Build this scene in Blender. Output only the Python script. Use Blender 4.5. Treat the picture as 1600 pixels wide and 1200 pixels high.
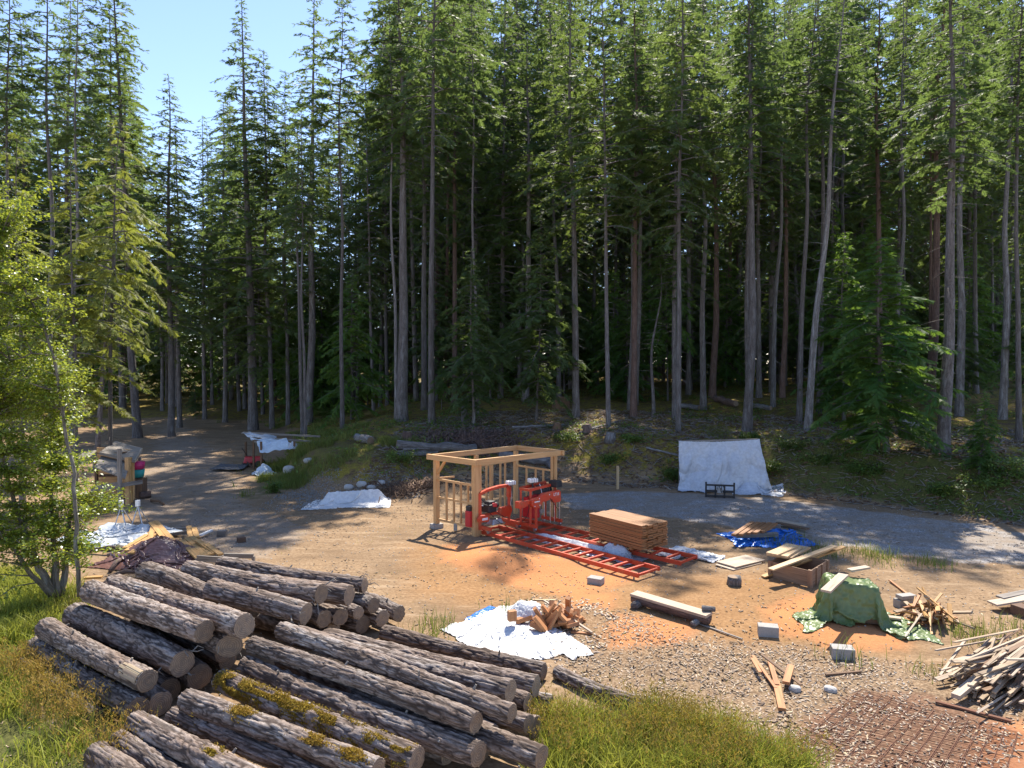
import bpy, math, random, bisect
import numpy as np
from mathutils import Vector, Matrix, Quaternion
random.seed(7)
for _o in list(bpy.data.objects): bpy.data.objects.remove(_o)
SC = bpy.context.scene
COL = SC.collection
# ------------------------------------------------------------------ camera
CAMH, FPX, HORIZ = 5.4, 1100.0, 565.0
PITCH = math.atan((600 - HORIZ) / FPX)
cd = bpy.data.cameras.new('camera'); cam = bpy.data.objects.new('camera', cd); COL.objects.link(cam)
cam.location = (0, 0, CAMH); cam.rotation_euler = (math.pi/2 - PITCH, 0, 0)
cd.sensor_width = 36; cd.lens = 36 * FPX / 1600; cd.clip_end = 2000; cd.clip_start = 0.1
SC.camera = cam
# ------------------------------------------------------------------ light
SUN_EL, SUN_AZ = math.radians(54), math.radians(14)          # azimuth from +Y towards +X
S = Vector((math.sin(SUN_AZ)*math.cos(SUN_EL), math.cos(SUN_AZ)*math.cos(SUN_EL), math.sin(SUN_EL)))
w = bpy.data.worlds.new('World'); SC.world = w; w.use_nodes = True
wn = w.node_tree.nodes; wl = w.node_tree.links
bg = wn['Background']; sky = wn.new('ShaderNodeTexSky'); sky.sky_type = 'NISHITA'; sky.sun_disc = False
sky.sun_elevation = SUN_EL; sky.sun_rotation = SUN_AZ; sky.altitude = 1600; sky.air_density = 1.0; sky.dust_density = 0.2; sky.ozone_density = 1.5
tint = wn.new('ShaderNodeMix'); tint.data_type = 'RGBA'; tint.blend_type = 'MULTIPLY'; tint.inputs[0].default_value = 1; tint.inputs[7].default_value = (1.0, .945, 1.0, 1)
wl.new(sky.outputs[0], tint.inputs[6]); wl.new(tint.outputs[2], bg.inputs[0]); bg.inputs[1].default_value = 0.15
ld = bpy.data.lights.new('sun', 'SUN'); ld.energy = 4.8; ld.angle = math.radians(0.6); ld.color = (1.0, 0.93, 0.82)
sun = bpy.data.objects.new('sun', ld); COL.objects.link(sun); sun.location = (20, 60, 80)
sun.rotation_euler = (-S).to_track_quat('-Z', 'Y').to_euler()
SC.view_settings.view_transform = 'Standard'; SC.view_settings.look = 'None'
SC.view_settings.exposure = 1.05; SC.view_settings.gamma = 1.0
SC.cycles.use_denoising = True
SC.cycles.max_bounces = 7; SC.cycles.diffuse_bounces = 3; SC.cycles.transmission_bounces = 4; SC.cycles.transparent_max_bounces = 6
SC.cycles.use_adaptive_sampling = False

# ------------------------------------------------------------------ numpy noise
def _hash(ix, iy, iz):
    h = (ix.astype(np.int64)*374761393 + iy.astype(np.int64)*668265263 + iz.astype(np.int64)*2147483647*3 + 1274126177) & 0xFFFFFFFF
    h = ((h ^ (h >> 13)) * 1274126177) & 0xFFFFFFFF
    h = ((h ^ (h >> 16)) * 2246822519) & 0xFFFFFFFF
    return ((h ^ (h >> 15)) & 0xFFFFFF) / float(0xFFFFFF)
def vn(x, y, z=0.0):
    x = np.asarray(x, float); y = np.asarray(y, float) + 0*x; z = np.asarray(z, float) + 0*x
    ix, iy, iz = np.floor(x), np.floor(y), np.floor(z)
    fx, fy, fz = x-ix, y-iy, z-iz
    fx, fy, fz = [f*f*(3-2*f) for f in (fx, fy, fz)]
    r = 0
    for a in (0, 1):
        for b in (0, 1):
            for c in (0, 1):
                r = r + _hash(ix+a, iy+b, iz+c) * (fx if a else 1-fx) * (fy if b else 1-fy) * (fz if c else 1-fz)
    return r*2-1
def fbm(x, y, z=0.0, o=4):
    r, a, f = 0, 0.5, 1.0
    for i in range(o):
        r = r + a*vn(np.asarray(x)*f+i*17.3, np.asarray(y)*f-i*9.1, np.asarray(z)*f); a *= .5; f *= 2.03
    return r
def sstep(a, b, x):
    t = np.clip((np.asarray(x, float)-a)/(b-a), 0, 1); return t*t*(3-2*t)

# ------------------------------------------------------------------ terrain heights
FX = [-60, -40, -22, -15, -12.5, -10.5, -9.5, -8, -6, -4, -1, 2, 5.4, 10.5, 14, 16.6, 25, 40, 60]
FY = [66, 65, 62, 50, 38, 31, 29.8, 28, 27.4, 28.6, 31, 32, 30, 29.2, 26.0, 23, 17, 10, 4]
HX = [-60, -15, -12, -9, -4, 0, 20, 60]
HY = [.5, .7, .9, 1.35, 1.6, 1.9, 1.75, 1.75]
def g(x, y):
    x = np.asarray(x, float); y = np.asarray(y, float)
    yf = np.interp(x, FX, FY) + .35*vn(x*.6, y*.1, 3)
    h = np.interp(x, HX, HY)
    wd = np.interp(x, [-15, -8, -2, 6, 20], [5, 3.2, 4.5, 3.6, 4.2])
    t = y - yf
    s = h * sstep(0, 1, t/wd)
    up = np.interp(x, [-16, -8, 0, 8], [.012, .04, .06, .06])
    s = s + up*np.clip(t-wd, 0, 28)
    far = sstep(.5, 5, t)
    s = s + far*(.22*fbm(x*.35, y*.35, 1) + .07*vn(x*1.7, y*1.7, 5))
    s = s + .035*vn(x*.5, y*.5, 2) + .012*vn(x*2.1, y*2.1, 8)
    s = s + .30*np.exp(-(((x+.35)/1.5)**2 + ((y-18.6)/.8)**2))       # sawdust heaps
    s = s + .10*np.exp(-(((x-6.3)/1.4)**2 + ((y-14.0)/.7)**2))
    s = s + .55*np.exp(-(((x+3.2)/1.3)**2 + ((y-28.3)/1.3)**2))      # slash heap by the bank
    return s
def ray(px, py):
    cx, cy = (px-800)/FPX, (600-py)/FPX
    return Vector((cx, math.cos(PITCH)+cy*math.sin(PITCH), -math.sin(PITCH)+cy*math.cos(PITCH)))
CAMP = Vector((0, 0, CAMH))
def atz(px, py, z):
    r = ray(px, py); return CAMP + r*((z-CAMH)/r.z)
def aty(px, py, Y):
    r = ray(px, py); return CAMP + r*(Y/r.y)
def hit(px, py, dz=0.0, far=140.0):
    r = ray(px, py); t = np.arange(5.0, far, .05)
    X, Yv, Z = r.x*t, r.y*t, CAMH + r.z*t
    k = np.nonzero(Z < g(X, Yv)+dz)[0]
    i = k[0] if len(k) else len(t)-1
    return Vector((X[i], Yv[i], float(g(X[i], Yv[i]))+dz))
def G(x, y): return float(g(x, y))

# ------------------------------------------------------------------ mesh helpers
class MB:
    def __init__(s): s.v = []; s.f = []; s.n = 0; s.gc = []
    def add(s, v, f, gc=None):
        v = np.asarray(v, float); s.v.append(v); s.gc.append(v if gc is None else np.asarray(gc, float))
        s.f.extend([tuple(i+s.n for i in q) for q in f]); s.n += len(v); return s
    def hexa(s, lo, hi, gl=None):
        """eight corners: lo four (ccw) then hi four"""
        return s.add(list(lo)+list(hi), [(3,2,1,0),(4,5,6,7),(0,1,5,4),(1,2,6,5),(2,3,7,6),(3,0,4,7)], gl)
    def box(s, c, size, R=None, taper=1.0):
        hx, hy, hz = size[0]/2, size[1]/2, size[2]/2
        q = np.array([(-hx,-hy,-hz),(hx,-hy,-hz),(hx,hy,-hz),(-hx,hy,-hz),(-hx*taper,-hy*taper,hz),(hx*taper,-hy*taper,hz),(hx*taper,hy*taper,hz),(-hx*taper,hy*taper,hz)])
        ax = int(np.argmax(size)); order = [ax]+[i for i in range(3) if i != ax]
        gc = q[:, order] + np.array([random.uniform(0, 60), random.uniform(0, 9), random.uniform(0, 9)])
        if R is not None: q = q @ np.array(R.to_3x3()).T
        return s.hexa((q+np.array(c))[:4], (q+np.array(c))[4:], gc)
    def bar(s, a, b, w, h, up=(0,0,1), twist=0.0, ext=0.0):
        a, b = Vector(a), Vector(b); d = b-a; L = d.length; x = d.normalized(); u = Vector(up)
        if abs(x.dot(u)) > .98: u = Vector((0,1,0))
        y = u.cross(x).normalized(); z = x.cross(y)
        R = Matrix((x, y, z)).transposed()
        if twist: R = R @ Matrix.Rotation(twist, 3, 'X')
        return s.box((a+b)/2, (L+2*ext, w, h), R)
    def tube(s, pts, rad, n=8, caps=True, jit=0.0, rng=None):
        P = [Vector(p) for p in pts]; m = len(P)
        if not hasattr(rad, '__len__'): rad = [rad]*m
        vs, gs = [], []; t = (P[1]-P[0]).normalized()
        u = t.orthogonal().normalized(); acc = random.uniform(0, 40); go = random.uniform(0, 9)
        for i, p in enumerate(P):
            tt = (P[min(i+1, m-1)]-P[max(i-1, 0)]).normalized()
            u = (u - tt*u.dot(tt)).normalized(); v = tt.cross(u)
            if i: acc += (P[i]-P[i-1]).length
            for k in range(n):
                a = 2*math.pi*k/n; r = rad[i]*(1+(random.uniform(-jit, jit) if jit else 0))
                vs.append(p + u*math.cos(a)*r + v*math.sin(a)*r)
                gs.append((acc, go+math.cos(a)*rad[i], math.sin(a)*rad[i]))
        f = [(i*n+k, i*n+(k+1) % n, (i+1)*n+(k+1) % n, (i+1)*n+k) for i in range(m-1) for k in range(n)]
        if caps: f += [tuple(range(n-1, -1, -1)), tuple((m-1)*n+k for k in range(n))]
        return s.add([tuple(q) for q in vs], f, gs)
    def build(s, name, mat, parent=None, smooth=False, origin=None, bevel=0):
        v = np.concatenate(s.v); gc = np.concatenate(s.gc)
        if parent is not None: o0 = np.array(parent_loc(parent))
        elif origin is not None: o0 = np.array(origin, float)
        else: o0 = np.array([v[:,0].mean(), v[:,1].mean(), v[:,2].min()])
        me = bpy.data.meshes.new(name); me.from_pydata((v-o0).tolist(), [], s.f); me.update()
        at = me.attributes.new('gc', 'FLOAT_VECTOR', 'POINT'); at.data.foreach_set('vector', gc.astype(np.float32).ravel())
        if smooth: me.polygons.foreach_set('use_smooth', [True]*len(me.polygons))
        me.materials.append(mat)
        o = bpy.data.objects.new(name, me); COL.objects.link(o)
        if parent is not None: o.parent = parent
        else: o.location = o0
        if bevel:
            b = o.modifiers.new('bevel', 'BEVEL'); b.width = bevel; b.segments = 2; b.limit_method = 'ANGLE'
        return o
def parent_loc(p):
    l = Vector(p.location)
    while p.parent: p = p.parent; l = l + p.location
    return l
def quick(name, v, f, mat, parent=None, smooth=False, loc=None, attrs=None):
    """v (n,3), f (m,k) array of equal polygons"""
    v = np.asarray(v, np.float32); f = np.asarray(f, np.int32); k = f.shape[1]
    me = bpy.data.meshes.new(name); me.vertices.add(len(v)); me.vertices.foreach_set('co', v.ravel())
    me.loops.add(f.size); me.loops.foreach_set('vertex_index', f.ravel())
    me.polygons.add(len(f)); me.polygons.foreach_set('loop_start', np.arange(0, f.size, k, dtype=np.int32))
    me.update(calc_edges=True)
    if smooth: me.polygons.foreach_set('use_smooth', np.ones(len(f), bool))
    for nm, val in (attrs or {}).items():
        if val.ndim == 1: me.attributes.new(nm, 'FLOAT', 'POINT').data.foreach_set('value', val.astype(np.float32))
        else: me.attributes.new(nm, 'FLOAT_VECTOR', 'POINT').data.foreach_set('vector', val.astype(np.float32).ravel())
    if mat: me.materials.append(mat)
    me.validate()
    if name is None: return me
    o = bpy.data.objects.new(name, me); COL.objects.link(o)
    if parent is not None: o.parent = parent
    if loc is not None: o.location = loc
    return o
def tag(o, label=None, cat=None, group=None, kind=None):
    if label: o['label'] = label
    if cat: o['category'] = cat
    if group: o['group'] = group
    if kind: o['kind'] = kind
    return o
def empty(name, loc, label=None, cat=None, group=None, rz=0):
    o = bpy.data.objects.new(name, None); COL.objects.link(o); o.location = loc; o.rotation_euler.z = rz
    o.empty_display_size = .2
    return tag(o, label, cat, group)

# ------------------------------------------------------------------ materials
def newmat(name):
    m = bpy.data.materials.new(name); m.use_nodes = True; nt = m.node_tree
    return m, nt, nt.nodes['Principled BSDF']
def N(nt, t, **kw):
    n = nt.nodes.new(t)
    for k, v in kw.items():
        if k in ('i',):
            for kk, vv in v.items(): n.inputs[kk].default_value = vv
        else: setattr(n, k, v)
    return n
def ramp(nt, fac, stops):
    r = nt.nodes.new('ShaderNodeValToRGB'); nt.links.new(fac, r.inputs[0]); e = r.color_ramp.elements
    while len(e) > 1: e.remove(e[-1])
    e[0].position = stops[0][0]; e[0].color = (*stops[0][1], 1)
    for p, c in stops[1:]:
        q = e.new(p); q.color = (*c, 1)
    return r.outputs[0]
def mixc(nt, fac, a, b, mode='MIX'):
    m = nt.nodes.new('ShaderNodeMix'); m.data_type = 'RGBA'; m.blend_type = mode
    for s_, v in ((m.inputs[0], fac), (m.inputs[6], a), (m.inputs[7], b)):
        if hasattr(v, 'is_linked'): nt.links.new(v, s_)
        elif isinstance(v, tuple): s_.default_value = (*v, 1)
        else: s_.default_value = v
    return m.outputs[2]
def vec(nt, src='object', scale=(1,1,1)):
    if src == 'object': o = nt.nodes.new('ShaderNodeTexCoord').outputs['Object']
    elif src == 'world': o = nt.nodes.new('ShaderNodeNewGeometry').outputs['Position']
    else:
        a = nt.nodes.new('ShaderNodeAttribute'); a.attribute_name = src; o = a.outputs['Vector']
    mp = nt.nodes.new('ShaderNodeMapping'); mp.inputs['Scale'].default_value = scale; nt.links.new(o, mp.inputs[0])
    return mp.outputs[0]
def noise(nt, v, sc, det=4, rough=.55):
    n = nt.nodes.new('ShaderNodeTexNoise'); n.inputs['Scale'].default_value = sc; n.inputs['Detail'].default_value = det; n.inputs['Roughness'].default_value = rough
    nt.links.new(v, n.inputs['Vector']); return n.outputs['Fac']
def math_(nt, op, a, b=0.0):
    m = nt.nodes.new('ShaderNodeMath'); m.operation = op
    for i, v in enumerate((a, b)):
        if hasattr(v, 'is_linked'): nt.links.new(v, m.inputs[i])
        else: m.inputs[i].default_value = v
    return m.outputs[0]
def bump(nt, bs, h, strength=.4, dist=.02):
    b = nt.nodes.new('ShaderNodeBump'); b.inputs['Strength'].default_value = strength; b.inputs['Distance'].default_value = dist
    nt.links.new(h, b.inputs['Height']); nt.links.new(b.outputs[0], bs.inputs['Normal'])
def island(nt): return nt.nodes.new('ShaderNodeNewGeometry').outputs['Random Per Island']
def objrand(nt): return nt.nodes.new('ShaderNodeObjectInfo').outputs['Random']
def hsv(nt, col, hue=None, sat=None, val=None):
    h = nt.nodes.new('ShaderNodeHueSaturation'); nt.links.new(col, h.inputs['Color'])
    for k, v in (('Hue', hue), ('Saturation', sat), ('Value', val)):
        if v is None: continue
        if hasattr(v, 'is_linked'): nt.links.new(v, h.inputs[k])
        else: h.inputs[k].default_value = v
    return h.outputs[0]
def mr(nt, v, a, b, c, d):
    m = nt.nodes.new('ShaderNodeMapRange'); nt.links.new(v, m.inputs[0])
    for i, q in enumerate((a, b, c, d)): m.inputs[i+1].default_value = q
    return m.outputs[0]
def wood_mat(name, light, dark, rough=.7, var=.25, grain=1.0, stain=0.0):
    m, nt, bs = newmat(name)
    v = vec(nt, 'gc', (1.3, 26*grain, 26*grain)); n1 = noise(nt, v, 1.0, 5, .6)
    v2 = vec(nt, 'gc', (1, 2.5, 2.5)); n2 = noise(nt, v2, 1.6, 3)
    c = ramp(nt, n1, [(.28, dark), (.5, tuple((a*2+b)/3 for a, b in zip(light, dark))), (.66, light)])
    c = hsv(nt, c, val=mr(nt, n2, .25, .75, 1-var*.7, 1+var*.5))
    c = hsv(nt, c, val=mr(nt, island(nt), 0, 1, 1-var, 1+var*.6), hue=mr(nt, island(nt), 0, 1, .49, .512))
    if stain:
        c = mixc(nt, mr(nt, noise(nt, vec(nt, 'gc', (2, 4, 4)), 1.3, 4), .5, .7, 0, stain), c, (.12, .09, .075))
    nt.links.new(c, bs.inputs['Base Color']); bs.inputs['Roughness'].default_value = rough
    bump(nt, bs, n1, .25, .004); return m
M = {}
M['frame_wood'] = wood_mat('frame_wood', (.66, .385, .17), (.45, .225, .085), .6, .16)
M['fresh_board'] = wood_mat('fresh_board', (.35, .15, .052), (.21, .08, .027), .65, .34)
M['fir_board'] = wood_mat('fir_board', (.58, .40, .22), (.38, .22, .10), .65, .14)
M['yellow_board'] = wood_mat('yellow_board', (.52, .29, .10), (.34, .17, .05), .65, .22)
M['orange_wood'] = wood_mat('orange_wood', (.50, .22, .085), (.27, .10, .04), .7, .3)
M['pale_board'] = wood_mat('pale_board', (.50, .40, .30), (.30, .215, .145), .75, .2)
M['grey_wood'] = wood_mat('grey_wood', (.30, .26, .22), (.11, .09, .075), .85, .3)
M['slab_wood'] = wood_mat('slab_wood', (.44, .33, .22), (.17, .11, .07), .8, .45, .8)
M['brown_wood'] = wood_mat('brown_wood', (.20, .11, .06), (.07, .04, .025), .8, .3)
M['crate_wood'] = wood_mat('crate_wood', (.33, .20, .12), (.15, .085, .05), .8, .3)

def paint(name, col, rough=.45, metal=0.0, dirt=.25, dcol=(.10, .065, .04)):
    m, nt, bs = newmat(name); v = vec(nt, 'object')
    n = noise(nt, v, 6, 5); n2 = noise(nt, v, 45, 3)
    c = mixc(nt, mr(nt, n, .48, .72, 0, dirt), tuple(col), dcol)
    c = hsv(nt, c, val=mr(nt, n2, .3, .7, .88, 1.1))
    nt.links.new(c, bs.inputs['Base Color']); bs.inputs['Roughness'].default_value = rough; bs.inputs['Metallic'].default_value = metal
    bump(nt, bs, n2, .08, .002); return m
M['orange_paint'] = paint('orange_paint', (.60, .060, .020), .45, 0, .55, (.34, .16, .07))
M['black_plastic'] = paint('black_plastic', (.018, .018, .02), .5, 0, .3)
M['engine'] = paint('engine', (.05, .05, .052), .5, .3, .35)
M['black_metal'] = paint('black_metal', (.025, .025, .028), .45, .2, .4)
M['steel'] = paint('steel', (.42, .42, .43), .35, .9, .3)
M['white_plastic'] = paint('white_plastic', (.78, .78, .76), .45, 0, .12, (.4,.36,.3))
M['white_paint'] = paint('white_paint', (.8, .78, .74), .5, 0, .05)
M['red_paint'] = paint('red_paint', (.55, .02, .03), .4, 0, .2)
M['pink_plastic'] = paint('pink_plastic', (.55, .03, .14), .5, 0, .1)
M['teal_plastic'] = paint('teal_plastic', (.03, .28, .26), .5, 0, .1)
M['rust'] = paint('rust', (.19, .085, .048), .9, .1, .5, (.10, .05, .03))
M['concrete'] = paint('concrete', (.34, .32, .29), .9, 0, .35, (.22, .16, .10))
M['stone'] = paint('stone', (.24, .22, .20), .9, 0, .5, (.08, .09, .05))
M['pale_stone'] = paint('pale_stone', (.42, .40, .37), .9, 0, .3, (.2, .17, .12))
M['roof_felt'] = paint('roof_felt', (.27, .235, .20), .85, 0, .55, (.12, .085, .06))
M['dark_mat'] = paint('dark_mat', (.10, .10, .105), .8, 0, .5)

def tarp_mat(name, col, rough=.45, trans=.15, dirt=.25, dcol=(.25, .17, .10), bstr=.16, bsc=9, weave=True):
    m, nt, bs = newmat(name); v = vec(nt, 'object')
    n = noise(nt, v, 2.2, 5, .6); n2 = noise(nt, v, bsc, 4, .6); n3 = noise(nt, v, bsc*3, 2)
    c = mixc(nt, mr(nt, n, .5, .72, 0, dirt), tuple(col), dcol)
    c = hsv(nt, c, val=mr(nt, n2, .3, .7, .85, 1.12))
    nt.links.new(c, bs.inputs['Base Color']); bs.inputs['Roughness'].default_value = rough
    bump(nt, bs, math_(nt, 'ADD', n2, math_(nt, 'MULTIPLY', n3, .35)), bstr, .03)
    if trans:
        t = nt.nodes.new('ShaderNodeBsdfTranslucent'); nt.links.new(c, t.inputs[0])
        x = nt.nodes.new('ShaderNodeMixShader'); x.inputs[0].default_value = trans
        nt.links.new(bs.outputs[0], x.inputs[1]); nt.links.new(t.outputs[0], x.inputs[2])
        nt.links.new(x.outputs[0], nt.nodes['Material Output'].inputs[0])
    return m
M['white_tarp'] = tarp_mat('white_tarp', (.68, .68, .67), .5, .12, .16)
M['grey_white_tarp'] = tarp_mat('grey_white_tarp', (.50, .54, .58), .4, .10, .4, (.22, .2, .17))
M['pale_blue_tarp'] = tarp_mat('pale_blue_tarp', (.55, .64, .72), .4, .1, .4, (.2, .2, .19))
M['silver_tarp'] = tarp_mat('silver_tarp', (.52, .54, .58), .35, .06, .25)
M['blue_tarp'] = tarp_mat('blue_tarp', (.01, .17, .62), .32, .1, .1, bstr=.3)
M['green_tarp'] = tarp_mat('green_tarp', (.145, .205, .072), .38, .14, .15, (.16, .18, .10), .30, 7)
M['brown_tarp'] = tarp_mat('brown_tarp', (.17, .082, .066), .28, .05, .25, (.3, .22, .18), .3, 9)

def leaf_mat(name, c1, c2, trans=.45, tcol=None, rough=.55, ov=.35, nsc=.5, spec=.25):
    m, nt, bs = newmat(name)
    n = noise(nt, vec(nt, 'world'), nsc, 3)
    c = mixc(nt, mr(nt, n, .32, .68, 0, 1), c1, c2)
    c = hsv(nt, c, val=mr(nt, island(nt), 0, 1, .6, 1.45), hue=mr(nt, island(nt), 0, 1, .485, .515))
    c = hsv(nt, c, val=mr(nt, objrand(nt), 0, 1, 1-ov, 1+ov), hue=mr(nt, objrand(nt), 0, 1, .512, .488))
    nt.links.new(c, bs.inputs['Base Color']); bs.inputs['Roughness'].default_value = rough
    bs.inputs['Specular IOR Level'].default_value = spec
    t = nt.nodes.new('ShaderNodeBsdfTranslucent')
    tc = mixc(nt, .75, c, tcol if tcol else (c2[0]*2.6, c2[1]*2.3, c2[2]*.8), 'MIX'); nt.links.new(tc, t.inputs[0])
    x = nt.nodes.new('ShaderNodeMixShader'); x.inputs[0].default_value = trans
    nt.links.new(bs.outputs[0], x.inputs[1]); nt.links.new(t.outputs[0], x.inputs[2])
    nt.links.new(x.outputs[0], nt.nodes['Material Output'].inputs[0]); return m
M['fir_needles'] = leaf_mat('fir_needles', (.064, .103, .044), (.100, .142, .052), .5, (.26, .36, .08))
M['bluish_needles'] = leaf_mat('bluish_needles', (.060, .098, .048), (.095, .132, .052), .5, (.28, .37, .07))
M['cedar_needles'] = leaf_mat('cedar_needles', (.070, .155, .038), (.115, .19, .040), .5, (.24, .38, .05))
M['light_needles'] = leaf_mat('light_needles', (.13, .16, .035), (.18, .19, .045), .5, (.32, .36, .05))
M['broad_leaves'] = leaf_mat('broad_leaves', (.10, .175, .026), (.19, .24, .036), .45, (.50, .54, .05), .35, .1, 1.2, .5)
M['shrub_leaves'] = leaf_mat('shrub_leaves', (.05, .11, .025), (.10, .15, .03), .4, (.28, .34, .05), .45, .3, 1.0, .4)
M['grass'] = leaf_mat('grass', (.19, .24, .036), (.34, .32, .06), .45, (.42, .44, .06), .6, .1, 1.3)
M['grass2'] = leaf_mat('grass2', (.14, .20, .025), (.30, .28, .045), .4, (.32, .4, .05), .6, .1, 1.9)
M['dark_grass'] = leaf_mat('dark_grass', (.09, .14, .03), (.19, .18, .05), .4, (.25, .3, .05), .6, .1, 1.3)
M['rush'] = leaf_mat('rush', (.26, .17, .04), (.32, .23, .05), .35, (.38, .27, .04), .7, .1, 1.6)
M['moss'] = leaf_mat('moss', (.27, .175, .025), (.34, .23, .035), .25, (.4, .28, .03), .8, .1, 3)

def bark_mat(name, light, dark, lichen=(.34,.33,.30), la=.3, sc=1.0):
    m, nt, bs = newmat(name)
    v = vec(nt, 'gc', (2.2*sc, 13*sc, 13*sc)); n1 = noise(nt, v, 1.0, 5, .65)
    vo = nt.nodes.new('ShaderNodeTexVoronoi'); vo.feature = 'DISTANCE_TO_EDGE'; vo.inputs['Scale'].default_value = 1.0
    nt.links.new(vec(nt, 'gc', (3.5*sc, 16*sc, 16*sc)), vo.inputs['Vector'])
    c = ramp(nt, n1, [(.3, dark), (.5, tuple((a+b)/2 for a, b in zip(light, dark))), (.68, light)])
    c = mixc(nt, mr(nt, vo.outputs[0], 0, .09, .55, 0), c, tuple(x*.6 for x in dark))
    n2 = noise(nt, vec(nt, 'gc', (1.1, 5, 5)), 1.3, 4)
    c = mixc(nt, mr(nt, n2, .52, .66, 0, la), c, lichen)
    c = hsv(nt, c, val=mr(nt, objrand(nt), 0, 1, .75, 1.2))
    nt.links.new(c, bs.inputs['Base Color']); bs.inputs['Roughness'].default_value = .9
    bump(nt, bs, math_(nt, 'ADD', n1, mr(nt, vo.outputs[0], 0, .12, 0, .6)), .7, .03); return m
M['grey_bark'] = bark_mat('grey_bark', (.19, .168, .155), (.075, .063, .057), (.31, .31, .31), .35)
M['pale_bark'] = bark_mat('pale_bark', (.26, .238, .222), (.10, .088, .08), (.40, .40, .40), .5)
M['red_bark'] = bark_mat('red_bark', (.20, .125, .095), (.08, .048, .038), (.26, .22, .2), .2)
M['alder_bark'] = bark_mat('alder_bark', (.24, .21, .16), (.10, .085, .06), (.38, .37, .33), .5)
# ------------------------------------------------------------------ ground sheet
def world_poly(pts): return np.array([hit(p[0], p[1]).xy[:] if -50 < p[0] < 1650 and p[1] < 1200 else atz(p[0], p[1], 0).xy[:] for p in pts])
def pmask(x, y, poly, soft=.5):
    """soft inside mask (1 inside) with signed distance"""
    d = np.full(x.shape, 1e9); ins = np.zeros(x.shape, bool); n = len(poly)
    for i in range(n):
        ax, ay = poly[i]; bx, by = poly[(i+1) % n]
        ex, ey = bx-ax, by-ay; t = np.clip(((x-ax)*ex+(y-ay)*ey)/(ex*ex+ey*ey+1e-9), 0, 1)
        d = np.minimum(d, np.hypot(x-ax-t*ex, y-ay-t*ey))
        c = ((ay > y) != (by > y)) & (x < (bx-ax)*(y-ay)/(by-ay+1e-12)+ax); ins ^= c
    sd = np.where(ins, d, -d)
    return sstep(-soft, soft, sd)
ROAD = [world_poly([(248,652),(290,655),(330,690),(380,735),(395,780),(470,812),(520,835),(430,872),(350,900),(270,850),(180,800),(205,740),(225,700)]),
        world_poly([(865,772),(1000,768),(1200,778),(1400,802),(1600,832),(1900,880),(1900,960),(1600,885),(1400,868),(1250,846),(1100,815),(900,795)])]
SAW = [world_poly([(700,852),(760,848),(900,878),(990,905),(900,935),(780,908),(690,880)]), world_poly([(1195,950),(1290,925),(1430,970),(1410,1012),(1300,1012),(1205,985)]),
       world_poly([(880,925),(965,925),(955,952),(885,952)]), world_poly([(965,960),(1085,975),(1065,1002),(950,1012)]), world_poly([(1540,1130),(1700,1120),(1700,1230),(1500,1230)])]
WARM = [world_poly([(640,850),(760,850),(1000,900),(1230,900),(1440,970),(1400,1030),(1200,1020),(960,1020),(800,960),(640,930)])]
CHIP = [world_poly([(850,1060),(930,1000),(960,950),(1090,1000),(1230,1015),(1500,1045),(1620,1120),(1560,1230),(1180,1230),(1000,1100)]),
        world_poly([(400,795),(470,755),(560,730),(700,735),(650,780),(560,775),(450,800)]), world_poly([(810,935),(960,945),(950,1010),(880,1040)])]
GREENP = [world_poly([(-200,880),(100,905),(130,990),(60,1100),(200,1230),(-200,1230)]), world_poly([(860,1128),(960,1125),(1060,1135),(1215,1190),(1280,1235),(820,1235)]),
          world_poly([(380,745),(400,715),(470,700),(520,690),(640,690),(700,712),(640,735),(540,728),(440,765),(385,790)])]
RUST = [world_poly([(1340,1082),(1450,1085),(1640,1160),(1580,1240),(1200,1240),(1250,1130)])]
def mx(polys, x, y, soft):
    r = 0*x
    for p in polys: r = np.maximum(r, pmask(x, y, p, soft))
    return r
def bank_t(x, y): return y - np.interp(x, FX, FY)
def axis(lo, hi, st, lo2, hi2, gr=1.06):
    a = list(np.arange(lo, hi, st)); s_, p = st, a[-1]
    while p < hi2: s_ *= gr; p += s_; a.append(p)
    s_, p, b = st, a[0], []
    while p > lo2: s_ *= gr; p -= s_; b.append(p)
    return np.array(b[::-1]+a)
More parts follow.
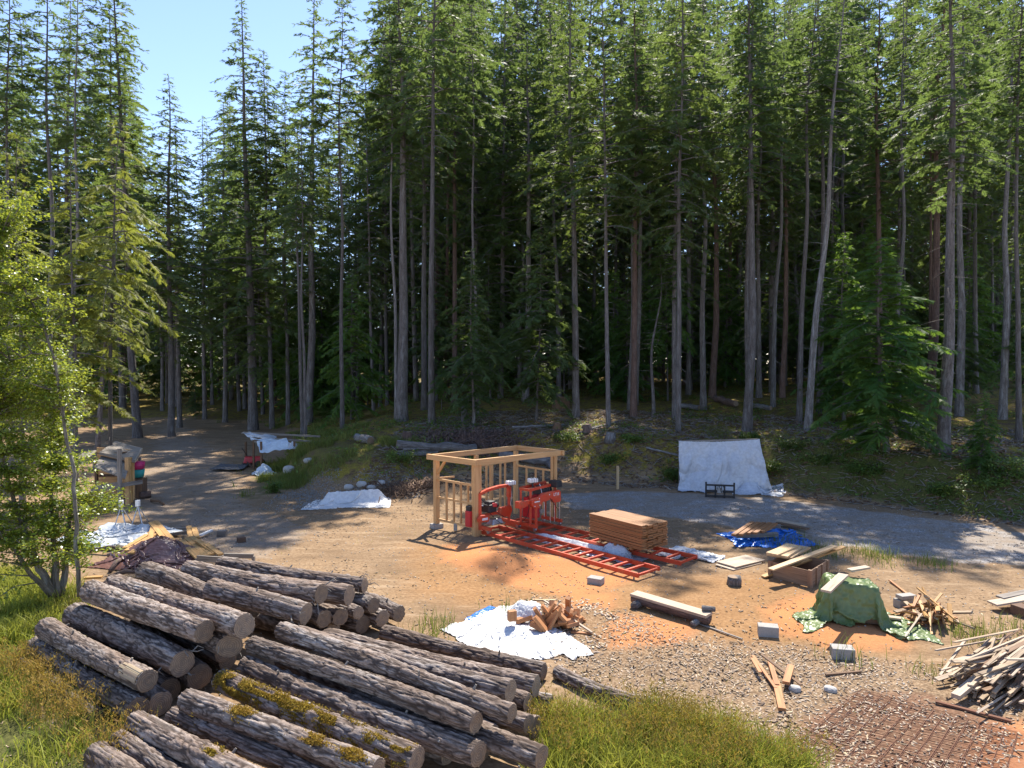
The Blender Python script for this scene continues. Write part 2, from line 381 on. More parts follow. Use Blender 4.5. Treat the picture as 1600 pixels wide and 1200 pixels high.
def build_ground():
    xs = axis(-13, 15, .085, -500, 500); ys = axis(6.5, 33, .085, -60, 600)
    X, Y = np.meshgrid(xs, ys); x, y = X.ravel(), Y.ravel(); z = g(x, y)
    nz = .25*fbm(x*1.3, y*1.3, 4)
    z = z + .018*fbm(x*3, y*3, 7, 3)
    road = mx(ROAD, x+nz*2, y+nz*2, .35)
    roadc = np.maximum(pmask(x+nz*2, y+nz*2, ROAD[0], .9)*.46, pmask(x+nz*2, y+nz*2, ROAD[1], .45))
    t = bank_t(x, y); hb = np.interp(x, HX, HY)
    forest = sstep(.2, 2.6, t+nz*4)
    saw = mx(SAW, x+nz, y+nz, .5); warm = mx(WARM, x, y, 1.2); chip = mx(CHIP, x+nz*2, y+nz*2, .6)
    green = np.maximum(mx(GREENP[:2], x+nz*2, y+nz*2, .5)*.9, mx(GREENP[2:], x+nz*3, y+nz*3, .6)*.5)
    green = np.maximum(green, sstep(9, 13, x)*sstep(-.3, 1, t)*(1-sstep(3.5, 7, t))*.8)
    rust = mx(RUST, x+nz*.5, y+nz*.5, .25)
    nx, ny = len(xs), len(ys); idx = np.arange(nx*ny).reshape(ny, nx)
    F = np.stack([idx[:-1,:-1], idx[:-1,1:], idx[1:,1:], idx[1:,:-1]], -1).reshape(-1, 4)
    fr = road[F].mean(1) > .5
    mt, nt, bs = newmat('ground_soil')
    pos = vec(nt, 'world')
    def A(n_):
        a = nt.nodes.new('ShaderNodeAttribute'); a.attribute_name = n_; return a.outputs['Fac']
    nb = noise(nt, pos, .45, 5); nm = noise(nt, pos, 2.3, 6, .62); nf = noise(nt, pos, 13, 5, .65); nff = noise(nt, pos, 42, 4, .7)
    def th(mask, nz_, wd=.14):   # break the mask's edge with noise
        return mr(nt, math_(nt, 'ADD', mask, math_(nt, 'MULTIPLY', math_(nt, 'SUBTRACT', nz_, .5), .9)), .5-wd, .5+wd, 0, 1)
    dirt = ramp(nt, nf, [(.25, (.15, .092, .048)), (.5, (.28, .185, .105)), (.75, (.40, .28, .17))])
    dirt = mixc(nt, mr(nt, nb, .4, .65, 0, .55), dirt, (.17, .11, .062))
    dirt = mixc(nt, mr(nt, nm, .55, .72, 0, .45), dirt, (.31, .225, .145))
    ns = noise(nt, vec(nt, 'world', (.55, 3.2, 1)), 1.0, 5, .6); dirt = mixc(nt, mr(nt, ns, .5, .68, 0, .5), dirt, (.14, .09, .052)); dirt = mixc(nt, mr(nt, ns, .42, .34, 0, .45), dirt, (.42, .31, .20))
    warmc = ramp(nt, nf, [(.3, (.22, .105, .036)), (.7, (.40, .21, .080))])
    c = mixc(nt, math_(nt, 'MULTIPLY', th(A('warm'), nm, .35), .6), dirt, warmc)
    vo = nt.nodes.new('ShaderNodeTexVoronoi'); vo.inputs['Scale'].default_value = 24; nt.links.new(pos, vo.inputs['Vector'])
    peb = hsv(nt, ramp(nt, vo.outputs['Distance'], [(.0, (.42, .41, .40)), (.55, (.34, .33, .32)), (.9, (.11, .11, .11))]), val=mr(nt, vo.outputs['Color'], 0, 1, .55, 1.35))
    peb = mixc(nt, mr(nt, nm, .42, .6, 0, .7), peb, (.27, .205, .145)); peb = mixc(nt, mr(nt, nb, .42, .6, 0, .6), peb, (.25, .20, .15))
    c = mixc(nt, math_(nt, 'MULTIPLY', th(A('road'), nm, .2), .92), c, peb)
    vc = nt.nodes.new('ShaderNodeTexVoronoi'); vc.inputs['Scale'].default_value = 17; vc.inputs['Randomness'].default_value = 1
    nt.links.new(mixc(nt, .12, pos, vec(nt, 'world', (3, 3, 3)), 'ADD'), vc.inputs['Vector'])
    chipc = ramp(nt, vc.outputs['Distance'], [(.15, (.40, .30, .20)), (.45, (.30, .215, .135)), (.62, (.15, .098, .06))])
    chipc = hsv(nt, chipc, val=mr(nt, vc.outputs['Color'], 0, 1, .55, 1.3))
    c = mixc(nt, math_(nt, 'MULTIPLY', th(A('chip'), nf, .2), .55), c, chipc)
    sawc = ramp(nt, nff, [(.3, (.40, .155, .06)), (.7, (.56, .25, .10))])
    c = mixc(nt, math_(nt, 'MULTIPLY', th(A('saw'), math_(nt, 'ADD', math_(nt, 'MULTIPLY', nm, .55), math_(nt, 'MULTIPLY', nf, .45)), .3), .92), c, sawc)
    c = mixc(nt, math_(nt, 'MULTIPLY', th(A('rust'), nf, .3), .6), c, ramp(nt, nf, [(.35, (.10, .042, .024)), (.62, (.24, .12, .075))]))
    ff = ramp(nt, nf, [(.3, (.045, .028, .017)), (.5, (.12, .075, .042)), (.75, (.22, .155, .09))])
    mossc = ramp(nt, nf, [(.3, (.12, .105, .018)), (.7, (.33, .25, .035))])
    ff = mixc(nt, mr(nt, nm, .41, .56, 0, .85), ff, mossc)
    c = mixc(nt, th(A('forest'), nm, .2), c, ff)
    gc_ = ramp(nt, nf, [(.3, (.045, .05, .016)), (.7, (.13, .13, .035))])
    c = mixc(nt, th(A('green'), nm, .2), c, gc_)
    nt.links.new(c, bs.inputs['Base Color']); bs.inputs['Roughness'].default_value = .95; bs.inputs['Specular IOR Level'].default_value = .15
    hgt = math_(nt, 'ADD', math_(nt, 'MULTIPLY', nf, .7), math_(nt, 'ADD', math_(nt, 'MULTIPLY', nff, .4), math_(nt, 'MULTIPLY', vc.outputs['Distance'], math_(nt, 'MULTIPLY', A('chip'), -.6))))
    bump(nt, bs, hgt, .75, .035)
    V = np.stack([x, y, z], 1)
    for nm_, sel, in (('ground', ~fr), ('gravel_road', fr)):
        f = F[sel]; u, inv = np.unique(f.ravel(), return_inverse=True)
        o = quick(nm_, V[u], inv.reshape(-1, 4), mt, smooth=True, attrs={k: v[u] for k, v in dict(road=roadc, saw=saw, warm=warm, chip=chip, green=green, forest=forest, rust=rust).items()})
        tag(o, {'ground': 'bare brown dirt clearing rising to a mossy forest floor', 'gravel_road': 'grey gravel road crossing behind the sawmills and leading into the trees at left'}[nm_], {'ground': 'ground', 'gravel_road': 'road'}[nm_], kind='structure')
build_ground()

# ------------------------------------------------------------------ scatter tools (stuff)
def rnd(n, s): return np.random.default_rng(s)
def pts_in(poly, n, rg):
    lo, hi = poly.min(0), poly.max(0); out = []
    while sum(len(o) for o in out) < n:
        p = rg.uniform(lo, hi, (n*2, 2)); m = pmask(p[:,0]+.25*vn(p[:,0]*1.5, p[:,1]*1.5), p[:,1], poly, .3) > rg.random(n*2); out.append(p[m])
    return np.concatenate(out)[:n]
def blades(name, P, hmin, hmax, wd, mat, rg, lean=.5, seg=2, base=None, clump=0, label='', z=None, cat='grass'):
    """curved grass blades at points P (n,2)"""
    n = len(P); P = P.copy()
    zb = (g(P[:,0], P[:,1]) if z is None else z) - .02
    h = rg.uniform(hmin, hmax, n); a = rg.uniform(0, 2*np.pi, n); ln = rg.uniform(.1, 1, n)*lean*h
    dx, dy = np.cos(a), np.sin(a); b = rg.uniform(0, 2*np.pi, n); sx, sy = np.cos(b)*wd/2, np.sin(b)*wd/2
    V = np.zeros((n, 2*seg+1, 3)); 
    for k in range(seg+1):
        t = k/seg; ox, oy, oz = P[:,0]+dx*ln*t**1.8, P[:,1]+dy*ln*t**1.8, zb+h*t*(1-.18*t*lean)
        if k < seg:
            V[:,2*k] = np.stack([ox-sx*(1-t*.4), oy-sy*(1-t*.4), oz], 1); V[:,2*k+1] = np.stack([ox+sx*(1-t*.4), oy+sy*(1-t*.4), oz], 1)
        else: V[:,2*seg] = np.stack([ox, oy, oz], 1)
    tri = []
    for k in range(seg-1): tri += [(2*k, 2*k+1, 2*k+3), (2*k, 2*k+3, 2*k+2)]
    tri += [(2*seg-2, 2*seg-1, 2*seg)]
    T = (np.arange(n)[:,None,None]*(2*seg+1) + np.array(tri)[None]).reshape(-1, 3)
    o = quick(name, V.reshape(-1, 3), T, mat); return tag(o, label, cat, kind='stuff')
def clumped(P, n, r, rg):
    c = P[rg.integers(0, len(P), n)]; return c + rg.normal(0, r, (n, 2))
def flakes(name, P, L, W, T, mat, rg, label, cat, up=.02, tilt=.3, z=None):
    """little box chips"""
    n = len(P); zb = (g(P[:,0], P[:,1]) if z is None else z)+up
    l, w_, t = [rg.uniform(*q, n)/2 for q in (L, W, T)]
    c8 = np.array([(-1,-1,-1),(1,-1,-1),(1,1,-1),(-1,1,-1),(-1,-1,1),(1,-1,1),(1,1,1),(-1,1,1)], float)
    q = c8[None]*np.stack([l, w_, t], 1)[:,None]
    q = q * (1+rg.uniform(-.25, .25, (n, 8, 1))*np.array([1, 1, .4]))
    a, b, c = rg.uniform(0, 6.28, n), rg.normal(0, tilt, n), rg.normal(0, tilt, n)
    ca, sa, cb, sb, cc, s2 = np.cos(a), np.sin(a), np.cos(b), np.sin(b), np.cos(c), np.sin(c); Z0 = 0*a; O = Z0+1
    Rz = np.stack([ca,-sa,Z0, sa,ca,Z0, Z0,Z0,O], 1).reshape(-1,3,3); Ry = np.stack([cb,Z0,sb, Z0,O,Z0, -sb,Z0,cb], 1).reshape(-1,3,3); Rx = np.stack([O,Z0,Z0, Z0,cc,-s2, Z0,s2,cc], 1).reshape(-1,3,3)
    R = Rz@Ry@Rx; v = np.einsum('nij,nkj->nki', R, q) + np.stack([P[:,0], P[:,1], zb], 1)[:,None]
    f = np.array([(3,2,1,0),(4,5,6,7),(0,1,5,4),(1,2,6,5),(2,3,7,6),(3,0,4,7)])
    F = (np.arange(n)[:,None,None]*8+f[None]).reshape(-1, 4)
    gc = (q*np.array([1, 1, 1])+rg.uniform(0, 50, (n,1,3))).reshape(-1, 3)
    o = quick(name, v.reshape(-1, 3), F, mat, attrs={'gc': gc}); return tag(o, label, cat, kind='stuff')
# ------------------------------------------------------------------ logs
def end_mat():
    m, nt, bs = newmat('log_end')
    a = nt.nodes.new('ShaderNodeAttribute'); a.attribute_name = 'gc'; sp = nt.nodes.new('ShaderNodeSeparateXYZ'); nt.links.new(a.outputs['Vector'], sp.inputs[0])
    nv = noise(nt, vec(nt, 'gc', (4, 4, 4)), 2, 3)
    r = math_(nt, 'SQRT', math_(nt, 'ADD', math_(nt, 'MULTIPLY', sp.outputs[1], sp.outputs[1]), math_(nt, 'MULTIPLY', sp.outputs[2], sp.outputs[2])))
    rr = math_(nt, 'ADD', math_(nt, 'MULTIPLY', r, 210.0), math_(nt, 'MULTIPLY', nv, 6.0))
    ring = math_(nt, 'ADD', math_(nt, 'MULTIPLY', math_(nt, 'SINE', rr), .5), .5)
    c = mixc(nt, ring, (.20, .13, .08), (.33, .23, .145))
    c = mixc(nt, mr(nt, noise(nt, vec(nt, 'gc', (9, 9, 9)), 1.4, 4), .42, .7, .1, .75), c, (.13, .10, .08))
    c = hsv(nt, c, val=mr(nt, objrand(nt), 0, 1, .75, 1.3))
    nt.links.new(c, bs.inputs['Base Color']); bs.inputs['Roughness'].default_value = .85
    bump(nt, bs, ring, .3, .004); return m
def logbark_mat():
    m, nt, bs = newmat('log_bark')
    a = nt.nodes.new('ShaderNodeAttribute'); a.attribute_name = 'fis'; fis = a.outputs['Fac']
    v = vec(nt, 'gc', (4, 11, 11)); n1 = noise(nt, v, 1.6, 6, .7); n2 = noise(nt, vec(nt, 'gc', (1, 3, 3)), 1.2, 4); n3 = noise(nt, vec(nt, 'gc', (18, 40, 40)), 1, 4, .7)
    c = ramp(nt, n1, [(.3, (.13, .092, .072)), (.5, (.26, .205, .17)), (.7, (.41, .345, .295))])
    c = mixc(nt, mr(nt, n2, .48, .62, 0, .5), c, (.19, .125, .085))
    c = mixc(nt, mr(nt, n2, .35, .46, .45, 0), c, (.44, .41, .375))
    c = mixc(nt, mr(nt, fis, .08, .55, .85, 0), c, (.045, .030, .022))
    c = hsv(nt, c, val=mr(nt, objrand(nt), 0, 1, .82, 1.18)); c = hsv(nt, c, val=mr(nt, n3, .3, .7, .65, 1.3))
    nt.links.new(c, bs.inputs['Base Color']); bs.inputs['Roughness'].default_value = .9; bs.inputs['Specular IOR Level'].default_value = .25
    bump(nt, bs, math_(nt, 'ADD', n1, math_(nt, 'MULTIPLY', n3, .6)), .8, .02); return m
M['log_end'] = end_mat(); M['log_bark'] = logbark_mat()
M['bare_wood'] = wood_mat('bare_wood', (.46, .35, .22), (.25, .17, .10), .75, .2)
def make_log(p0, p1, r0, r1, seed, label, group, cat='log', cut=0.0, name='log', sides=76, step=.03, bow=.03, mat=None):
    """p0 -> p1 axis points; bark skin with fissures, two sawn ends as parts"""
    p0, p1 = Vector(p0), Vector(p1); d = p1-p0; L = d.length; x = d.normalized(); up = Vector((0,0,1))
    y = up.cross(x).normalized(); z = x.cross(y); R = np.array(Matrix((x, y, z)).transposed())
    mid = (p0+p1)/2; base = Vector((mid.x, mid.y, mid.z-(r0+r1)/2))
    e = empty(name, base, label, cat, group)
    m = max(12, int(L/step)); a = np.linspace(0, L, m); th = np.linspace(0, 2*np.pi, sides, endpoint=False)
    A, T = np.meshgrid(a, th, indexing='ij'); r = r0+(r1-r0)*A/L
    cx, cy = np.cos(T)*r*6, np.sin(T)*r*6; s = seed*13.7
    wx = A*1.5+.5*vn(A*1.3, cx, cy+s)
    wq = .35*vn(A*7, cx*2, cy*2+s)
    n = np.abs(vn(wx*2.6+s, cx*3.6+wq, cy*3.6)); n2 = np.abs(vn(wx*6.2+s, cx*6.0+5, cy*6.0+wq)); n3 = np.abs(vn(wx*2.0+s*2, cx*4.8+9+wq, cy*4.8))
    fis = np.minimum(np.minimum(n*2.4, n3*2.6), .35+n2*1.8); fis = np.clip(fis*1.05-.04, 0, 1)
    dr = .022*(fis**.7-.75)+.012*fbm(A*9, cx*5, cy*5+s, 3) + .02*vn(A*.8+s, cx*.35, cy*.35)
    for k in range(int(L*1.0)):                       # knots
        ka, kt = random.uniform(.2, L-.2), random.uniform(0, 6.28); dd = ((A-ka)/.07)**2+((np.angle(np.exp(1j*(T-kt))))*r/.06)**2
        dr += .028*np.exp(-dd)
    rr = r+dr*min(1, r0/.14); off = bow*np.sin(np.pi*A/L)*math.sin(seed*2.1); offz = bow*.6*np.sin(np.pi*A/L*1.4+seed)*.5
    loc = np.stack([A+0*T, np.cos(T)*rr+off, np.sin(T)*rr+offz], -1)
    if cut: loc[-1,:,0] += cut*np.cos(T[-1]); loc[-2,:,0] += cut*np.cos(T[-1])*.9; loc[-3,:,0] += cut*np.cos(T[-1])*.8
    W = loc.reshape(-1, 3)@R.T+np.array(p0)-np.array(base)
    idx = np.arange(m*sides).reshape(m, sides); nx = np.roll(idx, -1, 1)
    F = np.stack([idx[:-1], nx[:-1], nx[1:], idx[1:]], -1).reshape(-1, 4)
    gc = np.stack([A+s, np.cos(T)*r+s, np.sin(T)*r], -1).reshape(-1, 3)
    quick('bark', W, F, mat or M['log_bark'], e, True, attrs={'gc': gc, 'fis': fis.ravel()})
    for which in (0, m-1):
        ring = loc[which]; c = ring.mean(0); rings = []
        for q in (1.0, .93, .6, .25):
            k = c+(ring-c)*q; k[:,0] += (-1 if which == 0 else 1)*(.004 if q < 1 else 0)+.006*vn(ring[:,1]*20*q, ring[:,2]*20*q, seed); rings.append(k)
        pv = np.concatenate(rings+[c[None]]); f = []
        for q in range(3):
            for k in range(sides): f.append((q*sides+k, q*sides+(k+1) % sides, (q+1)*sides+(k+1) % sides, (q+1)*sides+k))
        f += [(3*sides+k, 3*sides+(k+1) % sides, 4*sides) for k in range(sides)]
        if which == 0: f = [t[::-1] for t in f]
        mb = MB(); gcv = pv-c; gcv[:,0] += s; mb.add(pv@R.T+np.array(p0), f, gcv); mb.build('cut_end', M['log_end'], e, True)
    return e, (p0, x, y, z, r0, r1, L)
# ------------------------------------------------------------------ log piles
LOGS = [
(31,1040,150,1120,0.15,0.15,0.150,'thin log sunk in tall grass, leftmost on the ground','A','L1'),
(58,1011,214,1108,0.27,0.31,0.190,'dark lichened log on the ground at the left foot of the pile, in grass','A','L2'),
(72,981,230,1066,0.63,0.64,0.190,'log with bark torn off at its sawn end, above the lowest dark log at left','A','L3'),
(118,960,285,1037,0.70,0.70,0.220,'thick fissured log between the torn bark log and the high top logs','A','L4'),
(142,922,320,987,1.14,1.16,0.200,'thick brown log on top of the left pile, nearest the leafy tree','A','L5'),
(178,914,382,978,1.14,1.23,0.200,'long log on top of the left pile, just behind its thick brown neighbour','A','L6'),
(227,893,333,933,1.12,1.03,0.200,'short stubby log touching the crumpled brown tarp','A','L7'),
(295,891,502,928,1.21,1.29,0.200,'big cracked bark log with frayed end, highest at the back of the pile','A','L8'),
(345,883,570,915,0.95,0.95,0.170,'rearmost slim log beside the grey wooden frame, facing the sawmills','A','L9'),
(330,920,478,960,1.27,1.08,0.190,'smooth brown log ending in the middle of the pile below the cracked bark log','A','L10'),
(400,912,546,930,1.05,1.05,0.200,'log with a clean round pale end poking out right of the frayed log','A','L12'),
(300,930,400,950,0.70,0.70,0.170,'short broken log with splintered end in the dip of the left pile','A','L11'),
(420,930,507,966,0.67,0.66,0.180,'round log end directly under the frayed top log','A','L14'),
(440,925,532,964,0.63,0.61,0.160,'round log end with pale rim, second from the frayed log underneath','A','L15'),
(460,925,560,958,0.57,0.59,0.140,'small round log end with clear growth rings in the back heap','A','L16'),
(480,920,584,947,0.57,0.61,0.160,'dark round log end tucked under the rearmost slim log','A','L17'),
(490,950,567,977,0.23,0.22,0.180,'low log end on the ground beneath the small ringed end','A','L18'),
(500,935,598,966,0.30,0.30,0.170,'log end at ground level close to the short stub facing the tarp','A','L19'),
(560,935,624,958,0.30,0.30,0.170,'short stub of log lying at the far right end of the back heap','A','L20'),
(230,940,359,1009,0.84,0.83,0.200,'log ending in a slanted cut beneath the long top log','A','L22'),
(225,960,356,1030,0.24,0.23,0.200,'log end below the slanted cut one, in the shadowed gap between the piles','A','L23'),
(200,980,312,1058,0.39,0.34,0.220,'dark log end deep in the gap just left of the mossy log','A','L24'),
(150,1000,264,1080,0.18,0.16,0.200,'round log end under the torn bark log, close to the grass','A','L25'),
(394,1005,744,1129,0.82,0.85,0.145,'long straight log riding on top of the front pile, left of the topmost one','B','P13'),
(440,985,800,1114,0.99,0.99,0.140,'long slim log lying highest at the centre of the front pile','B','P14'),
(466,995,798,1078,0.83,0.86,0.165,'rough plated log with a hollow looking end, near the white ground tarp','B','P15'),
(510,998,838,1072,0.62,0.66,0.155,'outer log along the rear edge of the front pile, facing the white tarp','B','P16'),
(600,990,850,1050,0.18,0.19,0.160,'weathered log lying alone on the ground between pile and white tarp','B','P17'),
(384,1040,748,1180,0.55,0.55,0.165,'thick knotted log between the mossy log and the long straight log','B','P18'),
(560,1080,846,1184,0.56,0.55,0.165,'large log at the lower right of the front pile, touching the yellow grass','B','P19'),
(640,1060,862,1097,0.40,0.28,0.140,'small dark log end by the yellow grass, lowest at the rear of the front pile','B','P20'),
(620,1070,826,1130,0.47,0.53,0.140,'log end jutting right below the slim topmost log','B','P21'),
(600,1085,838,1136,0.18,0.36,0.160,'shadowed log end on the ground below the jutting log end','B','P22'),
(650,1040,824,1098,0.67,0.54,0.130,'small log end wedged under the hollow looking log','B','P23'),
(346,1062,652,1188,0.52,0.52,0.175,'thick log with a wide band of golden moss along its side','B','P24'),
(292,1092,590,1205,0.56,0.54,0.150,'log with a few small tufts of golden moss, next to the mossy log','B','P25'),
(272,1118,520,1225,0.29,0.29,0.140,'sunken grey log in the trough left of the tufted log','B','P26'),
(212,1130,440,1240,0.42,0.43,0.170,'thick grey log running out of the bottom edge of the picture','B','P27'),
(185,1160,330,1250,0.29,0.28,0.140,'narrow log nearly hidden left of the thick grey bottom log','B','P28'),
(150,1180,300,1290,0.26,0.21,0.170,'bottom left corner log of the front pile, beside bright grass','B','P29'),
(870,1050,1010,1105,0.12,0.12,0.130,'thin grey pole half hidden in yellow grass right of the front pile','C','P30'),
(420,1060,700,1180,0.15,0.15,0.150,'dark log buried under the front pile','B','F1'),
(460,1050,760,1170,0.19,0.15,0.150,'dark log buried under the front pile','B','F2'),
(520,1035,800,1140,0.12,0.11,0.150,'dark log buried under the front pile','B','F3'),
(330,1110,560,1215,0.14,0.14,0.140,'dark log buried under the front pile','B','F4'),
(440,1030,770,1150,0.44,0.42,0.150,'dark log buried under the front pile','B','F5'),
(110,1000,250,1100,0.28,0.24,0.180,'dark log buried under the left pile','A','F6'),
(190,945,350,1020,0.46,0.51,0.180,'dark log buried under the left pile','A','F7'),
(300,930,500,1000,0.21,0.21,0.180,'dark log buried under the left pile','A','F8'),
(350,910,520,985,0.36,0.28,0.170,'dark log buried under the left pile','A','F9'),
]
GRP = {'A': 'logs stacked in the left and back pile', 'B': 'logs stacked in the front pile', 'C': 'logs lying on the ground'}
def moss_on(e, fr, spots, n, seed):
    p0, x, y, z, r0, r1, L = fr; rg = rnd(0, seed); base = Vector(e.location); V = []; k = 0
    for (a0, t0, sa, st, cnt) in spots:
        a = rg.normal(a0, sa, cnt); t = rg.normal(t0, st, cnt)
        keep = (a > .05) & (a < L-.03) & (vn(a*4, t*3, seed) > -.15); a, t = a[keep], t[keep]
        r = r0+(r1-r0)*a/L + rg.uniform(.0, .022, len(a)); X, Y, Z = [np.array(q) for q in (x, y, z)]
        c = np.array(p0)+a[:,None]*X+(np.cos(t)*r)[:,None]*Y+(np.sin(t)*r)[:,None]*Z - np.array(base)
        s = rg.uniform(.005, .014, (len(a), 1)); d1 = rg.normal(0, 1, (len(a), 3)); d2 = rg.normal(0, 1, (len(a), 3)); d3 = rg.normal(0, 1, (len(a), 3))
        V.append(np.stack([c+d1*s, c+d2*s, c+d3*s], 1).reshape(-1, 3))
    V = np.concatenate(V); quick('moss', V, np.arange(len(V)).reshape(-1, 3), M['moss'], e)
FR = {}
for i, (ax, ay, bx, by, z0, z1, r, lab, grp, key) in enumerate(LOGS):
    random.seed(900+i); k = random.uniform(.9, 1.02)
    hid = key[0] == 'F'
    e, fr = make_log(atz(ax, ay, z0), atz(bx, by, z1), r*random.uniform(1.0, 1.10), r*random.uniform(.90, .99), i+1, lab, GRP[grp], cut=.09 if key == 'L22' else random.uniform(-.015, .015),
                     sides=40 if hid else 84, step=.08 if hid else (.026 if key[0] == 'P' else .032), bow=0 if hid else random.uniform(.015, .06))
    FR[key] = (e, fr)
    if not hid:
        p0, x, y, z, ra, rb, L = fr; mb = MB()
        for q in range(random.choice((0, 1, 2, 3))):
            a = random.uniform(.3, L-.3); t = random.uniform(.4, 2.7); n_ = y*math.cos(t)+z*math.sin(t); s0 = p0+x*a+n_*(ra*.8); mb.tube([s0, s0+n_*random.uniform(.05, .09)+x*.02], [.02, .014], 7)
        if mb.n: mb.build('branch_stub', M['grey_wood'], e)
e, fr = FR['P24']; L = fr[-1]
moss_on(e, fr, [(L*q, 2.6 if q < .3 else 2.55, .30, .50, 7000) for q in (.12, .3, .42, .54, .66, .78)]+[(L*.93, 2.3, .18, .45, 4000)], 0, 5)
for key, sp in (('P25', [(.35, .1), (.72, .14), (.9, .1)]), ('L1', [(.3, .3)]), ('P27', [(.6, .06)])):
    e, fr = FR[key]; L = fr[-1]; moss_on(e, fr, [(L*q, 1.9, s_, .3, 2200) for q, s_ in sp], 0, 8)
# torn bark at the sawn end of L3: bare wood patch and splinters
e, fr = FR['L3']; p0, x, y, z, r0, r1, L = fr; mb = MB(); random.seed(4)
for k in range(16):
    t = 1.9+k*.06+random.uniform(-.03, .03); r = r1+.012+random.uniform(0, .01); n_ = y*math.cos(t)+z*math.sin(t)
    a0 = L-random.uniform(.35, .6); mb.bar(p0+x*a0+n_*r, p0+x*(L-.01)+n_*(r-.004), .03, .012, up=n_)
mb.build('torn_strip', M['bare_wood'], e)
# frayed bark strips on a few ends
for key in ('L8', 'L10', 'L11', 'L22', 'L4', 'L9'):
    e, fr = FR[key]; p0, x, y, z, r0, r1, L = fr; mb = MB(); random.seed(hash(key) % 1 + len(key)*7+ord(key[-1]))
    for k in range(7):
        t = random.uniform(-1.2, 4.2); n_ = y*math.cos(t)+z*math.sin(t); a0 = L-random.uniform(.0, .25); q0 = p0+x*a0+n_*(r1-.01)
        q1 = q0+x*random.uniform(.02, .16)+n_*random.uniform(-.02, .12)+Vector((0, 0, random.uniform(-.12, .06))); q2 = q1+Vector((random.uniform(-.06, .1), random.uniform(-.06, .06), random.uniform(-.12, .05)))
        mb.tube([q0, q1, q2], [.012, .009, .004], 5)
    mb.build('bark_strip', M['grey_wood'], e)
# ------------------------------------------------------------------ cloth by relaxation (numpy)
def cloth_sim(P, rest, H, steps=140, it=7, pins=None, fric=.55, seed=0, g_=.010, bend=.25, off=.012, selfh=0):
    """P (nx,ny,3) start; rest = spacing; H(x,y) collider height"""
    lx, ly = P[..., 0].min()-1.2, P[..., 1].min()-1.2; hx_, hy_ = P[..., 0].max()+1.2, P[..., 1].max()+1.2; cs = .03
    gx, gy = np.meshgrid(np.arange(lx, hx_+cs, cs), np.arange(ly, hy_+cs, cs), indexing='ij'); HT = H(gx, gy); mxi, myi = HT.shape[0]-2, HT.shape[1]-2
    def H(x, y):
        a = np.clip((x-lx)/cs, 0, mxi-.001); b = np.clip((y-ly)/cs, 0, myi-.001); i = a.astype(int); j = b.astype(int); a = a-i; b = b-j
        return (HT[i, j]*(1-a)+HT[i+1, j]*a)*(1-b)+(HT[i, j+1]*(1-a)+HT[i+1, j+1]*a)*b
    V = np.zeros_like(P); pin = None if pins is None else pins.copy(); P0 = P.copy()
    def con(a, b, L, k):
        d = P[b]-P[a]; l = np.linalg.norm(d, axis=-1, keepdims=True)+1e-9; c = d*(1-L/l)*.5*k; P[a] += c; P[b] -= c
    s = np.s_
    def pairs(ax, st):
        for o in range(2*st):
            n = P.shape[ax]; i = np.array([q for q in range(n-st) if (q//st) % 2 == (o//st) % 2 and q % st == o % st], int)
            if len(i): yield ((i, slice(None)), (i+st, slice(None))) if ax == 0 else ((slice(None), i), (slice(None), i+st))
    PA = [(a, b, rest, 1.0) for ax in (0, 1) for a, b in pairs(ax, 1)] + [(a, b, 2*rest, bend) for ax in (0, 1) for a, b in pairs(ax, 2)]
    for st in range(steps):
        old = P.copy(); V[..., 2] -= g_; P += V*.9
        for _ in range(it):
            for a, b, L, k in PA: con(a, b, L, k)
            nx, ny = P.shape[:2]
            for ox in (0, 1):
                for oy in (0, 1):
                    for dy in (1, -1):
                        a = (slice(ox, nx-1, 2), slice(oy if dy == 1 else oy+1, ny-1 if dy == 1 else ny, 2)); A = P[a]
                        bx = slice(ox+1, nx, 2); by = slice(oy+1, ny, 2) if dy == 1 else slice(oy, ny-1, 2); B = P[bx, by]
                        m, n = min(A.shape[0], B.shape[0]), min(A.shape[1], B.shape[1]); A, B = A[:m, :n], B[:m, :n]
                        d = B-A; l = np.linalg.norm(d, axis=-1, keepdims=True)+1e-9; c = d*(1-rest*1.4142/l)*.5*.35; A += c; B -= c
            if pin is not None: P[pin] = P0[pin]
            h = H(P[..., 0], P[..., 1])+off; m = P[..., 2] < h; P[..., 2] = np.where(m, h, P[..., 2])
        V = P-old; V = np.where(m[..., None], V*np.array([1-fric, 1-fric, 0]), V)
    return P
